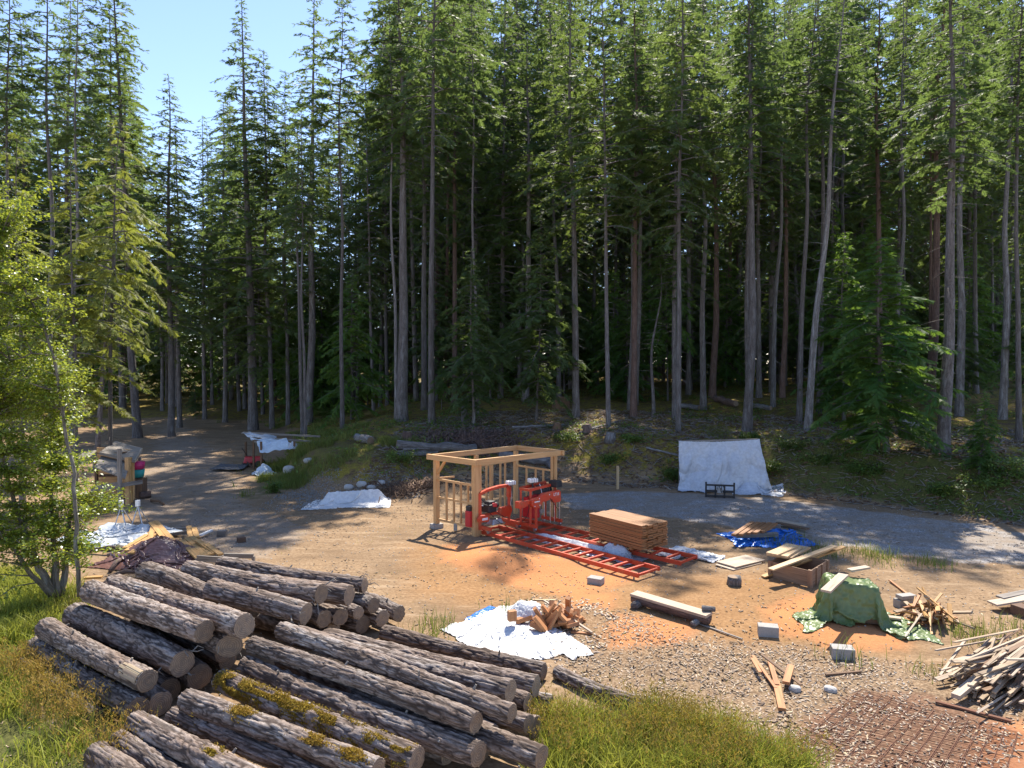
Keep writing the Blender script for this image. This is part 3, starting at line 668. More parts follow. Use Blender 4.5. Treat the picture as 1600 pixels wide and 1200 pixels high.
def cloth_obj(name, P, mat, label, cat='tarp', group=None, cut=None, sub=1, wr=.012, seed=1, parent=None):
    nx, ny = P.shape[:2]
    # refine x2 by linear upsampling, then fine wrinkles
    if sub:
        for ax in (0, 1):
            Q = np.repeat(P, 2, axis=ax)[:-1] if ax == 0 else np.repeat(P, 2, axis=1)[:, :-1]
            if ax == 0: Q[1::2] = (P[:-1]+P[1:])/2
            else: Q[:, 1::2] = (P[:, :-1]+P[:, 1:])/2
            P = Q
        nx, ny = P.shape[:2]
    I, J = np.meshgrid(np.arange(nx), np.arange(ny), indexing='ij')
    P = P.copy(); P[..., 2] += wr*(np.abs(vn(I*.23+seed, J*.23))*1.2+.5*vn(I*.5, J*.5, seed)); P[..., 0] += wr*.7*vn(I*.3, J*.3, seed+5); P[..., 1] += wr*.7*vn(I*.3, J*.3, seed+9)
    idx = np.arange(nx*ny).reshape(nx, ny); F = np.stack([idx[:-1,:-1], idx[1:,:-1], idx[1:,1:], idx[:-1,1:]], -1).reshape(-1, 4)
    V = P.reshape(-1, 3)
    if cut is not None: F = F[cut((I/(nx-1)).ravel()[F].mean(1), (J/(ny-1)).ravel()[F].mean(1))]
    o0 = np.array([V[:,0].mean(), V[:,1].mean(), V[:,2].min()])
    if parent is not None: o0 = np.array(parent_loc(parent))
    o = quick(name, V-o0, F, mat, parent, True, None if parent is not None else o0)
    s = o.modifiers.new('thickness', 'SOLIDIFY'); s.thickness = .004
    if parent is None: tag(o, label, cat, group)
    return o
def sheet(c, u, v, lx, ly, n, comp=.8, seed=0, zj=.12, z0=.25, skew=0):
    """crumpled start state: centre c, unit axes u v (2d), true sizes lx ly, n cells along x; comp = footprint/size"""
    rest = lx/n; m = max(4, int(round(ly/rest))); a = np.linspace(-.5, .5, n+1)*lx*comp; b = np.linspace(-.5, .5, m+1)*ly*comp
    A, B = np.meshgrid(a, b, indexing='ij'); X = c[0]+u[0]*A+v[0]*(B+skew*A); Y = c[1]+u[1]*A+v[1]*(B+skew*A)
    Z = c[2]+z0+zj*(fbm(A*2.2+seed, B*2.2, seed, 3)+1)+.012*vn(A*9, B*9, seed)
    X = X+.07*vn(A*2.5, B*2.5, seed+3); Y = Y+.07*vn(A*2.5, B*2.5, seed+6)
    return np.stack([X, Y, Z], -1), rest
def quadsheet(q, n, zf, m=None, stretch=1.0, seed=0, j=.03):
    """q four world corners (p00,p10,p11,p01); returns grid at height function zf"""
    q = [np.array(p, float)[:2] for p in q]; L = (np.linalg.norm(q[1]-q[0])+np.linalg.norm(q[2]-q[3]))/2; W = (np.linalg.norm(q[3]-q[0])+np.linalg.norm(q[2]-q[1]))/2
    rest = L/n; m = m or max(4, int(round(W/rest))); s, t = np.meshgrid(np.linspace(0, 1, n+1), np.linspace(0, 1, m+1), indexing='ij'); s, t = s[..., None], t[..., None]
    XY = q[0]*(1-s)*(1-t)+q[1]*s*(1-t)+q[2]*s*t+q[3]*(1-s)*t
    Z = zf(XY[..., 0], XY[..., 1])+.05+j*(fbm(XY[..., 0]*4+seed, XY[..., 1]*4)+1)
    return np.concatenate([XY, Z[..., None]], -1), rest*stretch
def boxh(x, y, c, u, hl, hw, h, soft=.06, tilt=(0, 0)):
    """smooth box height: centre c, long axis u"""
    v = (-u[1], u[0]); a = (x-c[0])*u[0]+(y-c[1])*u[1]; b = (x-c[0])*v[0]+(y-c[1])*v[1]
    return (h+tilt[0]*a+tilt[1]*b)*sstep(0, soft, hl-np.abs(a))*sstep(0, soft, hw-np.abs(b))
def unit(a): a = np.array(a, float)[:2]; return a/np.linalg.norm(a)

# ------------------------------------------------------------------ timber frame
def timber_frame():
    zt = 2.42
    TL, NN, RR, BB = [atz(x, y, zt) for x, y in ((670,709), (742,718), (879,703), (806,695))]
    ctr = (TL+NN+RR+BB)/4; e = empty('open_timber_shed', (ctr.x, ctr.y, G(ctr.x, ctr.y)), 'open frame of orange new timber posts and roof beams standing round two red sawmills', 'timber frame')
    W = M['frame_wood']; d1 = (NN-TL).normalized(); d2 = (RR-NN).normalized()
    def beam(a, b, z, w_=.05, h=.2, nm='roof_beam', ext=0.0):
        MB().bar((a.x, a.y, z), (b.x, b.y, z), w_, h, ext=ext).build(nm, W, e)
    beam(TL, NN, zt-.095, .10, .17, ext=.06); beam(BB, RR, zt-.097, .09, .17, ext=.05)
    beam(TL+d2*.05+d1*.06, BB+d1*.06-d2*.05, zt-.10, .09, .165); beam(NN+d2*.06-d1*.06, RR-d1*.06-d2*.05, zt-.10, .10, .168)
    def post(p, zb=None, s=.15, top=2.24, nm='post'):
        z0 = G(p.x, p.y) if zb is None else zb
        MB().box((p.x, p.y, (z0+top)/2), (s, s, top-z0), Matrix.Rotation(math.atan2(d2.y, d2.x), 3, 'Z')).build(nm, W, e)
    pTL, pN, pR, pB = TL+d1*.16+d2*.16, NN-d1*.16+d2*.16, RR-d1*.2-d2*.22, BB+d1*.2-d2*.2
    post(pTL, G(pTL.x, pTL.y)+.14, .15); post(pN, None, .17); post(pN+d2*.16, None, .09)
    post(pR, None, .12); post(pR-d2*.02+d1*.13, None, .075); post(pB, None, .13)
    mid1 = TL*.52+BB*.48+d1*.16; post(mid1, None, .12); mid3 = NN*.30+RR*.70-d1*.2
    # left wall studs and rails
    a, b = pTL, pN; gz = G(a.x, a.y)
    for z in (.30, 1.02, 1.60): MB().bar((a.x, a.y, z), (b.x, b.y, z-.02), .05, .07).build('rail', W, e)
    for k, t in enumerate((.27, .46, .64, .82)): q = a.lerp(b, t); post(q, .33, .055, 1.60, 'stud')
    MB().bar((a+d1*.0).to_tuple()[:2]+(1.72,), (a+d1*.42).to_tuple()[:2]+(2.24,), .06, .08).build('brace', W, e)
    MB().bar((a.x, a.y, 1.62), (a+d2*.7).to_tuple()[:2]+(1.60,), .05, .06).build('rail', W, e)
    # back wall between the mid post and the far corner
    a, b = mid1, pB
    MB().bar((a.x, a.y, 1.86), (b.x, b.y, 1.9), .05, .07).build('rail', W, e)
    for t in (.25, .37, .6, .72): q = a.lerp(b, t); post(q, None, .055 if t != .37 else .10, 1.86, 'stud')
    a, b = pB, pR
    MB().bar((a.x, a.y, 1.72), (b.x, b.y, 1.72), .05, .06).build('rail', W, e)
    for t in (.3, .55, .75): q = a.lerp(b, t); post(q, None, .055, 1.72, 'stud')
    # footings
    for p, s in ((pTL, .24), (mid1, .2)):
        z = G(p.x, p.y); MB().box((p.x, p.y, z+.06), (s*1.5, s*1.2, .16), Matrix.Rotation(.6, 3, 'Z')).build('footing', M['concrete'], e, bevel=.012)
    p = pTL.lerp(pN, .5); MB().box((p.x, p.y, .17), (.11, .14, .22)).build('footing', M['concrete'], e, bevel=.01)
timber_frame()

# ------------------------------------------------------------------ sawmills
def bed(e, A, u, v, L, wd, z, n):
    A = Vector(A); U, Vv = Vector((u[0], u[1], 0)), Vector((v[0], v[1], 0)); O = M['orange_paint']
    for s in (0, wd): MB().bar(A+Vv*s+Vector((0, 0, z)), A+Vv*s+U*L+Vector((0, 0, z)), .055, .11).build('rail', O, e)
    for k in range(n+1):
        t = .03+(L-.06)*k/n; MB().bar(A+Vv*.0276+U*t+Vector((0, 0, z+.005)), A+Vv*(wd-.0276)+U*t+Vector((0, 0, z+.005)), .06 if k not in (0, n) else .055, .055).build('crossbar', O, e)
    for t in (.1, L*.36, L*.68, L-.15):
        for s in (.0, wd):
            p = A+Vv*s+U*t; gz = G(p.x, p.y)
            if z-.055-gz > .03: MB().bar((p.x, p.y, gz-.01), (p.x, p.y, z-.056), .04, .04, up=(1, 0, 0)).build('foot', M['steel'], e)
def arcpts(a, b, c, n=8):
    return [a.lerp(b, t).lerp(b.lerp(c, t), t) for t in [i/n for i in range(n+1)]]
def water_jug(e, c):
    j = MB()
    j.box(c, (.30, .21, .17), Matrix.Rotation(.5, 3, 'Z')).build('water_jug', M['white_plastic'], e, bevel=.03)
    j2 = [o for o in e.children if o.name.startswith('water_jug')][-1]
    MB().tube([Vector(c)+Vector((0, 0, .08)), Vector(c)+Vector((0, 0, .125))], .035, 10).build('cap', M['black_plastic'], j2)
    s = MB()
    for k in (-.085, 0, .085):
        q = Vector(c)+Vector((math.cos(.5)*k, math.sin(.5)*k, 0)); s.box(q, (.014, .222, .182), Matrix.Rotation(.5, 3, 'Z'))
    s.build('strap', M['steel'], j2)
def text(body, size, R, loc, mat, parent, ext=.002, name='lettering'):
    c = bpy.data.curves.new(name, 'FONT'); c.body = body; c.size = size; c.extrude = ext; c.align_x = 'CENTER'; c.align_y = 'CENTER'; c.offset = .002
    o = bpy.data.objects.new(name, c); COL.objects.link(o); dg = bpy.context.evaluated_depsgraph_get(); me = bpy.data.meshes.new_from_object(o.evaluated_get(dg)); bpy.data.objects.remove(o)
    o = bpy.data.objects.new(name, me); me.materials.append(mat); COL.objects.link(o); o.parent = parent
    o.matrix_local = Matrix.Translation(Vector(loc)-Vector(parent_loc(parent))) @ R.to_4x4(); return o
def housing(e, p0, U, Zv, prof, depth, Nn, nm='blade_housing'):
    """extruded outline in the plane U/Z, thickness along Nn"""
    n = len(prof); f = [p0+U*a+Zv*b for a, b in prof]; v = [tuple(q-Nn*depth/2) for q in f]+[tuple(q+Nn*depth/2) for q in f]
    F = [tuple(range(n-1, -1, -1)), tuple(range(n, 2*n))]+[(i, (i+1) % n, n+(i+1) % n, n+i) for i in range(n)]
    return MB().add(v, F).build(nm, M['orange_paint'], e, bevel=.012)
def mills():
    O = M['orange_paint']; Z = Vector((0, 0, 1))
    zb = .17
    A, B, C = atz(758,830,zb), atz(998,896,zb), atz(1026,885,zb)
    u = (B-A).normalized(); L = (B-A).length; v = Vector((-u.y, u.x, 0)); wd = .86
    zg = .0
    e = empty('portable_sawmill', ((A+B)/2).to_tuple()[:2]+(G(*((A+B)/2).xy),), 'red orange portable sawmill in front, its empty ladder track running out over the sawdust', 'sawmill', 'red portable sawmills')
    A0 = Vector((A.x, A.y, 0))-u*.35; bed(e, A0, u, v, L+.35, wd, zb-.055, 14)
    tr = A0+v*wd*.5
    # carriage and mast of the near mill: seen from the side as an arch
    for s, hh in ((-.12, 1.62), (wd+.22, 1.70)):
        p = A0+v*s+u*.25; MB().bar((p.x, p.y, .22), (p.x, p.y, hh), .09, .09, up=(1, 0, 0)).build('mast', O, e)
    a, c = A0+v*(-.12)+u*.25+Z*1.60, A0+v*(wd+.22)+u*.25+Z*1.66; b = (a+c)/2+Z*.22
    pts = [a, a+v*.30+Z*.10, a+v*.75+Z*.16, c-v*.12+Z*.10, c+Z*.0, c-Z*.35]
    for i in range(len(pts)-1): MB().bar(pts[i], pts[i+1], .10, .12 if i else .10, up=tuple(u), ext=.02).build('arch', O, e)
    for s in (-.12, wd+.22):
        p = A0+v*s; MB().bar((p.x-u.x*.1, p.y-u.y*.1, .31), (p.x+u.x*.75, p.y+u.y*.75, .31), .09, .10).build('carriage', O, e)
        for t in (.0, .65):
            q = p+u*t+Z*.22; MB().tube([q-v*.025, q+v*.025], .06, 14).build('wheel', M['steel'], e)
    MB().bar(A0-v*.12+u*.25+Z*.74, A0+v*(wd+.22)+u*.25+Z*.74, .08, .10).build('crosshead', O, e)
    # engine block
    q = A0+v*.28+u*.18+Z*.98
    eng = MB().box(q, (.38, .34, .30), Matrix.Rotation(-.75, 3, 'Z')).box(q+Z*.2+v*.05, (.24, .26, .12), Matrix.Rotation(-.75, 3, 'Z')).build('engine', M['engine'], e, bevel=.02)
    MB().tube([q+v*.22+Z*.05, q+v*.34+Z*.05], .11, 14).build('air_filter', M['black_plastic'], eng, True)
    MB().tube([q-v*.2+Z*.1, q-v*.25-u*.18+Z*.12, q-v*.2-u*.2-Z*.1], .028, 8).build('exhaust', M['steel'], eng, True)
    MB().box(q+u*.18+Z*.12+v*.1, (.16, .12, .14)).build('fuel_tank', M['red_paint'], eng, bevel=.02)
    # covers
    housing(e, A0+v*(-.06)+u*.36+Z*.52, v, Z, [(-.22, .02), (.16, -.02), (.22, .16), (.12, .26), (-.16, .28), (-.24, .18)], .1, u)
    housing(e, A0+v*(wd+.02)+u*.30+Z*.78, v, Z, [(-.30, -.10), (-.1, -.24), (.18, -.22), (.26, .0), (.2, .18), (-.24, .16)], .12, u)
    MB().box(A0-v*.06+u*.415+Z*.64, (.22, .008, .09), Matrix.Rotation(math.atan2(v.y, v.x), 3, 'Z')).build('label_plate', M['white_paint'], e)
    MB().box(A0-v*.30-u*.02+Z*.62, (.22, .22, .62), Matrix.Rotation(-.75, 3, 'Z')).build('control_box', M['red_paint'], e, bevel=.02)
    MB().box(A0-v*.30-u*.02+Z*1.02, (.2, .18, .2), Matrix.Rotation(-.75, 3, 'Z')).build('battery_box', M['black_plastic'], e, bevel=.02)
    MB().tube([A0-v*.1+u*.2+Z*1.15, A0-v*.22+u*.15+Z*1.3, A0-v*.14+u*.1+Z*1.45], .022, 7).build('crank_handle', M['black_metal'], e, True)
    p = A0+v*(wd+.34)+u*.2; water_jug(e, (p.x, p.y, 1.83)); MB().bar((p.x, p.y, 1.30), (p.x, p.y, 1.74), .05, .05, up=(1, 0, 0)).build('jug_bracket', M['black_metal'], e)
    MB().tube([Vector((p.x, p.y, 1.74)), Vector((p.x+.03, p.y-.05, 1.3)), Vector((p.x-.02, p.y-.08, .8)), Vector((p.x-.2, p.y-.1, .6))], .009, 5).build('water_hose', M['white_plastic'], e, True)
    for k, (p, q, mid) in enumerate([(A0+v*.3+u*.3+Z*1.1, A0-v*.12+u*.3+Z*1.4, .2), (A0+v*.4+u*.3+Z*.9, A0+v*1.0+u*.35+Z*.5, .25), (A0+v*.2+u*.35+Z*.8, A0+v*.6+u*.5+Z*.35, .2)]):
        MB().tube(arcpts(p, (p+q)/2+u*mid-Z*.2, q), .012, 5).build('cable', M['black_plastic'], e, True)
    MB().box(A0+v*.45+u*.3+Z*.45, (.5, .3, .22), Matrix.Rotation(.8, 3, 'Z'), .7).build('sawdust_chute', M['steel'], e, bevel=.02)
    # ---- second mill, further back
    A, B = atz(803,818,zb), atz(1064,877,zb); u = (B-A).normalized(); L = (B-A).length; v = Vector((-u.y, u.x, 0)); wd = .82
    e = empty('portable_sawmill', ((A+B)/2).to_tuple()[:2]+(G(*((A+B)/2).xy),), 'rear red orange portable sawmill with long lettered blade guard, track carrying the tall lumber stack', 'sawmill', 'red portable sawmills')
    A0 = Vector((A.x, A.y, 0))-u*.5; bed(e, A0, u, v, L+.5, wd, zb-.055, 13)
    H0 = A0+u*1.02
    for s in (-.22, wd+.12):
        for t in (0, .42):
            p = H0+v*s+u*t; MB().bar((p.x, p.y, .3), (p.x, p.y, 1.66 if s < 0 else 1.72), .07, .07, up=(1, 0, 0)).build('mast', O, e)
        p = H0+v*s; MB().bar((p.x-u.x*.15, p.y-u.y*.15, .30), (p.x+u.x*.7, p.y+u.y*.7, .30), .08, .10).build('carriage', O, e)
        a = p+Z*1.68; MB().bar(a-u*.04, a+u*.46, .075, .09).build('arch', O, e)
        for t in (-.08, .6): q = p+u*t+Z*.2; MB().tube([q-v*.025, q+v*.025], .06, 14).build('wheel', M['steel'], e)
    a = H0+v*(-.22)+Z*1.70; c = H0+v*(wd+.12)+Z*1.76
    MB().bar(a, c, .08, .11).build('arch', O, e); MB().bar(a+u*.42, c+u*.42, .07, .10).build('arch', O, e)
    MB().bar(H0-v*.2+u*.2+Z*1.28, H0+v*.35+u*.2+Z*1.32, .2, .16).build('crosshead', M['red_paint'], e)
    # blade housing: long guard with two rounded wheel covers facing the camera
    hb = H0+u*.62+Z*1.22; s0 = -.42
    housing(e, hb+v*s0, v, Z, [(a_*.80, b_) for a_, b_ in [(-.02, -.02), (.0, .14), (.14, .20), (.46, .22), (.66, .33), (1.58, .35), (1.68, .28), (1.70, -.08), (1.62, -.14), (1.28, -.13), (1.16, .02), (.60, .0), (.56, -.10), (.44, -.20), (.16, -.20), (.04, -.12)]], .12, u)
    housing(e, hb+v*(s0-.36)+Z*.02-u*.1, v, Z, [(-.14, -.12), (.14, -.12), (.16, .12), (-.14, .14)], .2, u, 'drive_cover')
    housing(e, hb+v*(s0-.1)-u*.08+Z*.02, v, Z, [(-.2, -.10), (.2, -.10), (.2, .12), (-.2, .12)], .1, u, 'drive_cover')
    R = Matrix((v, Z, u)).transposed(); fr = hb+u*.066
    text('LT15', .13, R, fr+v*(s0+1.12)+Z*.20, M['white_paint'], e); 
    MB().box(fr+v*(s0+.22)+Z*.06, (.24, .006, .04), Matrix.Rotation(math.atan2(v.y, v.x), 3, 'Z')).build('label_plate', M['white_paint'], e)
    for t, z in ((.11, -.1), (.34, -.1), (.32, .16), (.79, .24)): MB().box(fr+v*(s0+t)+Z*z, (.035, .006, .035), Matrix.Rotation(math.atan2(v.y, v.x), 3, 'Z')).build('label_plate', M['white_paint'], e)
    MB().bar(hb+v*(s0+.24)-Z*.2, hb+v*(s0+.24)-Z*.95, .05, .07, up=tuple(v)).build('guide_post', O, e)
    q = H0+v*(wd*.62)+u*.2+Z*1.52
    eng = MB().box(q, (.42, .36, .26), Matrix.Rotation(-.75, 3, 'Z')).box(q+Z*.16, (.26, .26, .1), Matrix.Rotation(-.75, 3, 'Z')).build('engine', M['engine'], e, bevel=.02)
    MB().tube([q+v*.26, q+v*.40], .12, 14).build('air_filter', M['black_plastic'], eng, True)
    for k in range(4): MB().tube([q+u*(.1*k-.1)+v*.1+Z*.2, q+u*(.1*k-.12)+v*.2+Z*.1, q+u*(.1*k-.12)+v*.24-Z*.1], .012, 5).build('hose', M['steel'], eng, True)
    c = H0+v*(wd+.02)+u*.52+Z*1.80
    MB().box(c, (.34, .28, .26), Matrix.Rotation(-.72, 3, 'Z'), .96).build('battery_box', M['black_plastic'], e, bevel=.015)
    p = H0+v*(.22)+u*.1; water_jug(e, (p.x, p.y, 1.96)); MB().bar((p.x, p.y, 1.70), (p.x, p.y, 1.87), .2, .05, up=(1, 0, 0)).build('jug_bracket', M['black_metal'], e)
    MB().tube([Vector((p.x, p.y, 1.87))+u*.3, Vector((p.x, p.y, 1.5))+u*.4, Vector((p.x, p.y, 1.1))+u*.5, Vector((p.x, p.y, .6))+u*.5], .009, 5).build('water_hose', M['white_plastic'], e, True)
    MB().box(H0+v*.15+u*.1+Z*.75, (.5, .3, .5), Matrix.Rotation(-.75, 3, 'Z')).build('rear_cover', M['red_paint'], e, bevel=.03)
    MB().tube([H0+v*.05+u*.62+Z*.86, H0+v*.05+u*.66+Z*.86], .09, 16).build('pulley', M['steel'], e)
    for s in (.5, .7, .95):
        p = H0+v*s+u*.6; MB().bar((p.x, p.y, .3), (p.x, p.y, 1.15), .02, .02, up=(1, 0, 0)).build('lift_rod', M['steel'], e)
    for k, (p, q, mid) in enumerate([(hb+v*.1+Z*.3, H0+v*.6+u*.3+Z*1.5, .25), (hb+v*.3+Z*.3, hb+v*.9-Z*.5, .2), (H0-v*.1+u*.2+Z*1.5, H0+v*.2+Z*.6, -.2), (hb-v*.5, H0-v*.2+Z*.4, .15)]):
        MB().tube(arcpts(p, (p+q)/2+u*mid-Z*.25, q), .011, 5).build('cable', M['black_plastic'], e, True)
    bpy.context.view_layer.update()
    for e in [o for o in COL.objects if o.name.startswith('portable_sawmill')]:
        for o in e.children_recursive:
            if o.type != 'MESH': continue
            if o.name.startswith('lettering'): o.location.z = (o.location.z+e.location.z-.26)*.80+.26-e.location.z; continue
            zz = [v_.co.z+e.location.z for v_ in o.data.vertices]
            if max(zz) > .45:
                for v_, z_ in zip(o.data.vertices, zz):
                    if z_ > .26: v_.co.z = (z_-.26)*.80+.26-e.location.z
    return A0, u, v, L+.5, wd, zb
MA, MU, MV, ML, MW, MZ = mills()

# ------------------------------------------------------------------ stacks of boards
def board(a, b, w_, t, mat, label, cat='board', group=None, name='wood_board', up=(0, 0, 1), twist=0.0, warp=0.0):
    m = MB()
    if warp:
        a, b = Vector(a), Vector(b); n = 6; P = [a.lerp(b, k/n)+Vector((0, 0, warp*math.sin(math.pi*k/n))) for k in range(n+1)]; d = (b-a).normalized(); s = d.cross(Vector(up)).normalized()*w_/2; uu = s.cross(d).normalized()*t/2
        vs, gs = [], []; r0 = random.uniform(0, 50)
        for k, p in enumerate(P):
            for sx, sz in ((-1, -1), (1, -1), (1, 1), (-1, 1)): vs.append(tuple(p+s*sx+uu*sz)); gs.append((k/n*(b-a).length+r0, sx*w_/2, sz*t/2))
        f = [(0, 1, 2, 3), (4*n+3, 4*n+2, 4*n+1, 4*n)]+[(4*k+i, 4*k+4+i, 4*k+4+(i+1) % 4, 4*k+(i+1) % 4) for k in range(n) for i in range(4)]
        m.add(vs, f, gs)
    else: m.bar(a, b, w_, t, up=up, twist=twist)
    return tag(m.build(name, mat), label, cat, group)
def lumber_stack():
    random.seed(31); z0 = .36
    # footprint corners from the top layer: near-left, near-right, back-left
    zt = 1.02; P0, P1, P2 = atz(921,802,zt), atz(1003,822,zt), atz(952,794,zt)
    c0 = P0; du = (atz(1003,822,zt)-P0); L = du.length; du.normalize(); dv = Vector((-du.y, du.x, 0)); Wd = 1.02
    n, nb = 17, 5; th = (zt-z0)/n
    for k in range(n):
        for j in range(nb):
            if 0 < j < nb-1 and k < n-1 and False: continue
            sh = random.uniform(-.035, .035); a = c0+dv*(Wd/nb*(j+.5)); z = z0+th*(k+.5)+random.uniform(-.003, .003)
            ex = random.uniform(-.02, .05)
            A_ = Vector((a.x, a.y, z))+du*sh+dv*random.uniform(-.008, .008)*(1 if j else 2.5); B_ = A_+du*(L+ex)
            board(A_, B_, Wd/nb-.006, th*.80, M['fresh_board'], 'wide board on the very top of the tall square stack on the rear sawmill track' if k == n-1 else 'orange brown board inside the tall square stack on the rear sawmill track', 'board', 'boards in the tall stack')
    for t in (.22, .5, .8):
        q = c0+du*(L*t); MB_ = board((q.x, q.y, z0-.035), Vector((q.x, q.y, z0-.035))+dv*Wd, .08, .07, M['fresh_board'], 'bearer stick under the tall square board stack', 'bearer', 'bearers under the tall stack', 'bearer')
lumber_stack()

# ------------------------------------------------------------------ loose timber placed by picture points
def lay(ax, ay, bx, by, w_, t, mat, label, h=.02, hb=None, group=None, name='wood_board', cat='board', tw=0, up=(0, 0, 1), warp=0):
    a, b = hit(ax, ay, h), hit(bx, by, h if hb is None else hb); a.z += t/2; b.z += t/2
    return board(a, b, w_, t, mat, label, cat, group, name, up, tw, warp)
random.seed(5)
def block(px, py, sx, sy, sz, rz, label, mat='concrete', name='concrete_block', cat='concrete block', group='concrete blocks on the dirt', cells=False, dz=0):
    p = hit(px, py); m = MB().box((p.x, p.y, p.z+sz/2-.015+dz), (sx, sy, sz), Matrix.Rotation(rz, 3, 'Z'))
    return tag(m.build(name, M[mat], bevel=.008), label, cat, group)
block(931, 912, .36, .26, .17, -.5, 'flat concrete block by the free end of the front sawmill track')
block(1200, 992, .38, .24, .21, -.25, 'concrete block between the log bench and the green tarp')
block(1316, 1027, .38, .26, .21, -.2, 'concrete block nearest the camera with a weed in front of it')
block(1412, 948, .40, .2, .19, .3, 'dark concrete block behind the scrap sticks beside the green tarp')
p = hit(1412, 948); tag(MB().box((p.x+.02, p.y-.05, p.z+.24), (.38, .2, .08), Matrix.Rotation(.25, 3, 'Z')).build('concrete_block', M['concrete'], bevel=.006), 'thin concrete slab lying on the dark block beside the scrap sticks', 'concrete block', 'concrete blocks on the dirt')
block(347, 838, .26, .2, .2, .1, 'small wooden block alone on the gravel, right of the yellow boards', 'grey_wood', 'wood_block', 'wood block', 'wood blocks on the gravel')
block(377, 847, .22, .18, .16, .7, 'smaller brown wooden block farther right on the gravel', 'brown_wood', 'wood_block', 'wood block', 'wood blocks on the gravel')
# stump round
p = hit(1147, 914); r_ = .16
e = empty('stump_round', p, 'short sawn stump standing alone right of the log bench', 'stump')
MB().tube([p, p+Vector((.01, 0, .12)), p+Vector((.0, .0, .2))], [r_*1.08, r_, r_*.98], 22, True, .05).build('bark', M['grey_bark'], e, True)
MB().tube([p+Vector((0, 0, .2)), p+Vector((0, 0, .206))], r_*.93, 22).build('cut_end', M['log_end'], e)
# log bench: slab on two round bearers
a, b = hit(990, 928, .26), hit(1108, 962, .22)
e = empty('log_bench', ((a+b)/2).to_tuple()[:2]+(G(*((a+b)/2).xy),), 'long half log bench with pale flat sawn top on round log feet', 'bench')
MB().bar(a, b, .30, .055).build('seat', M['pale_board'], e)
d = (b-a).normalized(); s_ = Vector((-d.y, d.x, 0))
mbk = MB(); mbk.tube([a.lerp(b, t)-Vector((0, 0, .075))+d*(.002 if t else 0) for t in (0.002, .3, .6, .998)], [.135, .14, .135, .13], 18, True, .05); o = mbk.build('bark_underside', M['red_bark'], e, True)
for v_ in o.data.vertices:
    zl = v_.co.z+e.location.z; top = min(a.z, b.z)
    t = max(0, min(1, ((v_.co+e.location-a).dot(d))/(b-a).length)); zc = a.z+(b.z-a.z)*t-.029
    if zl > zc: v_.co.z = zc-e.location.z
for k, t in enumerate((.10, .88)):
    q = a.lerp(b, t); gz = G(q.x, q.y); rr = .065+.02*(1-k)
    MB().tube([Vector((q.x, q.y, gz+rr))-s_*.28, Vector((q.x, q.y, gz+rr))+s_*.30], rr, 14, True, .04).build('foot', M['grey_bark'], e, True)
q = b+s_*.2; tag(MB().tube([b+s_*.05-d*.18+Vector((0, 0, .09)), b+s_*.22+d*.02+Vector((0, 0, .07))], .055, 12, True, .05).build('wood_round', M['pale_bark'], smooth=True), 'short round billet at the right end of the log bench', 'billet')
# stake by the road
p = hit(965, 764); tag(MB().box((p.x, p.y, p.z+.48), (.09, .09, 1.0), Matrix.Rotation(.3, 3, 'Z')).build('wooden_stake', M['fir_board']), 'single upright wooden stake at the far side of the gravel road', 'stake')

# plywood, board stack on crate, long planks
lay(1134, 884, 1180, 873, .62, .03, M['pale_board'], 'square pale plywood sheet flat on the dirt left of the crate', .05, name='plywood_sheet', cat='plywood')
lay(1131, 888, 1176, 877, .60, .025, M['pale_board'], 'lower plywood sheet peeking out under the square pale one', .01, name='plywood_sheet', cat='plywood')
def crate():
    zt = .52
    q = [atz(1204,877,zt-.1), atz(1266,892,zt-.1), atz(1292,876,zt-.1), atz(1232,862,zt-.1)]
    c = sum(q, Vector())/4; e = empty('wooden_crate', (c.x, c.y, G(c.x, c.y)), 'weathered brown wooden crate holding up pale boards, left of the green tarp', 'crate')
    for i in range(4):
        a, b = q[i], q[(i+1) % 4]; d = (b-a).normalized(); z0, z1 = G(a.x, a.y), zt-.1
        inw = Vector((-d.y, d.x, 0))
        MB().bar(Vector((a.x, a.y, (z0+z1)/2))+d*.03, Vector((b.x, b.y, (z0+z1)/2))-d*.03, .02, z1-z0).build('side_panel', M['crate_wood'], e)
        MB().box((a.x, a.y, (z0+z1+.02)/2), (.09, .09, z1-z0+.02), Matrix.Rotation(math.atan2(d.y, d.x), 3, 'Z')).build('corner_post', M['crate_wood'], e)
        if i == 1:
            for t in (.33, .66): p = a.lerp(b, t)-inw*.025; MB().box((p.x, p.y, (z0+z1)/2), (.08, .03, z1-z0), Matrix.Rotation(math.atan2(d.y, d.x), 3, 'Z')).build('batten', M['crate_wood'], e)
    return q
crate()
random.seed(9)
for k, (dx, lab) in enumerate(((0, 'lowest wide pale board resting on the crate'), (1, 'middle wide pale board on the crate'), (2, 'top pale board with dark knot holes on the crate'))):
    z = .45+.055*k; a, b = atz(1216+dx*1.5, 870-k*.6, z), atz(1248-dx*2, 853, z); a2, b2 = a, b
    board(a, b, .62 if k < 2 else .36, .045, M['fir_board'], lab, 'board', 'boards stacked on the crate')
a, b = atz(1206, 866, .60), atz(1238, 853, .60); board(a, b, .30, .045, M['fir_board'], 'pale board with a rough knotty edge, left on top of the crate boards', 'board', 'boards stacked on the crate')
board(hit(1192, 902, .03), atz(1318, 854, .58), .15, .035, M['yellow_board'], 'longest yellow plank leaning with one end on the dirt across the crate', 'plank', 'long planks across the crate')
board(atz(1204, 890, .42), atz(1304, 853, .62), .17, .035, M['fir_board'], 'slightly shorter plank lying beside the longest yellow one across the crate', 'plank', 'long planks across the crate')

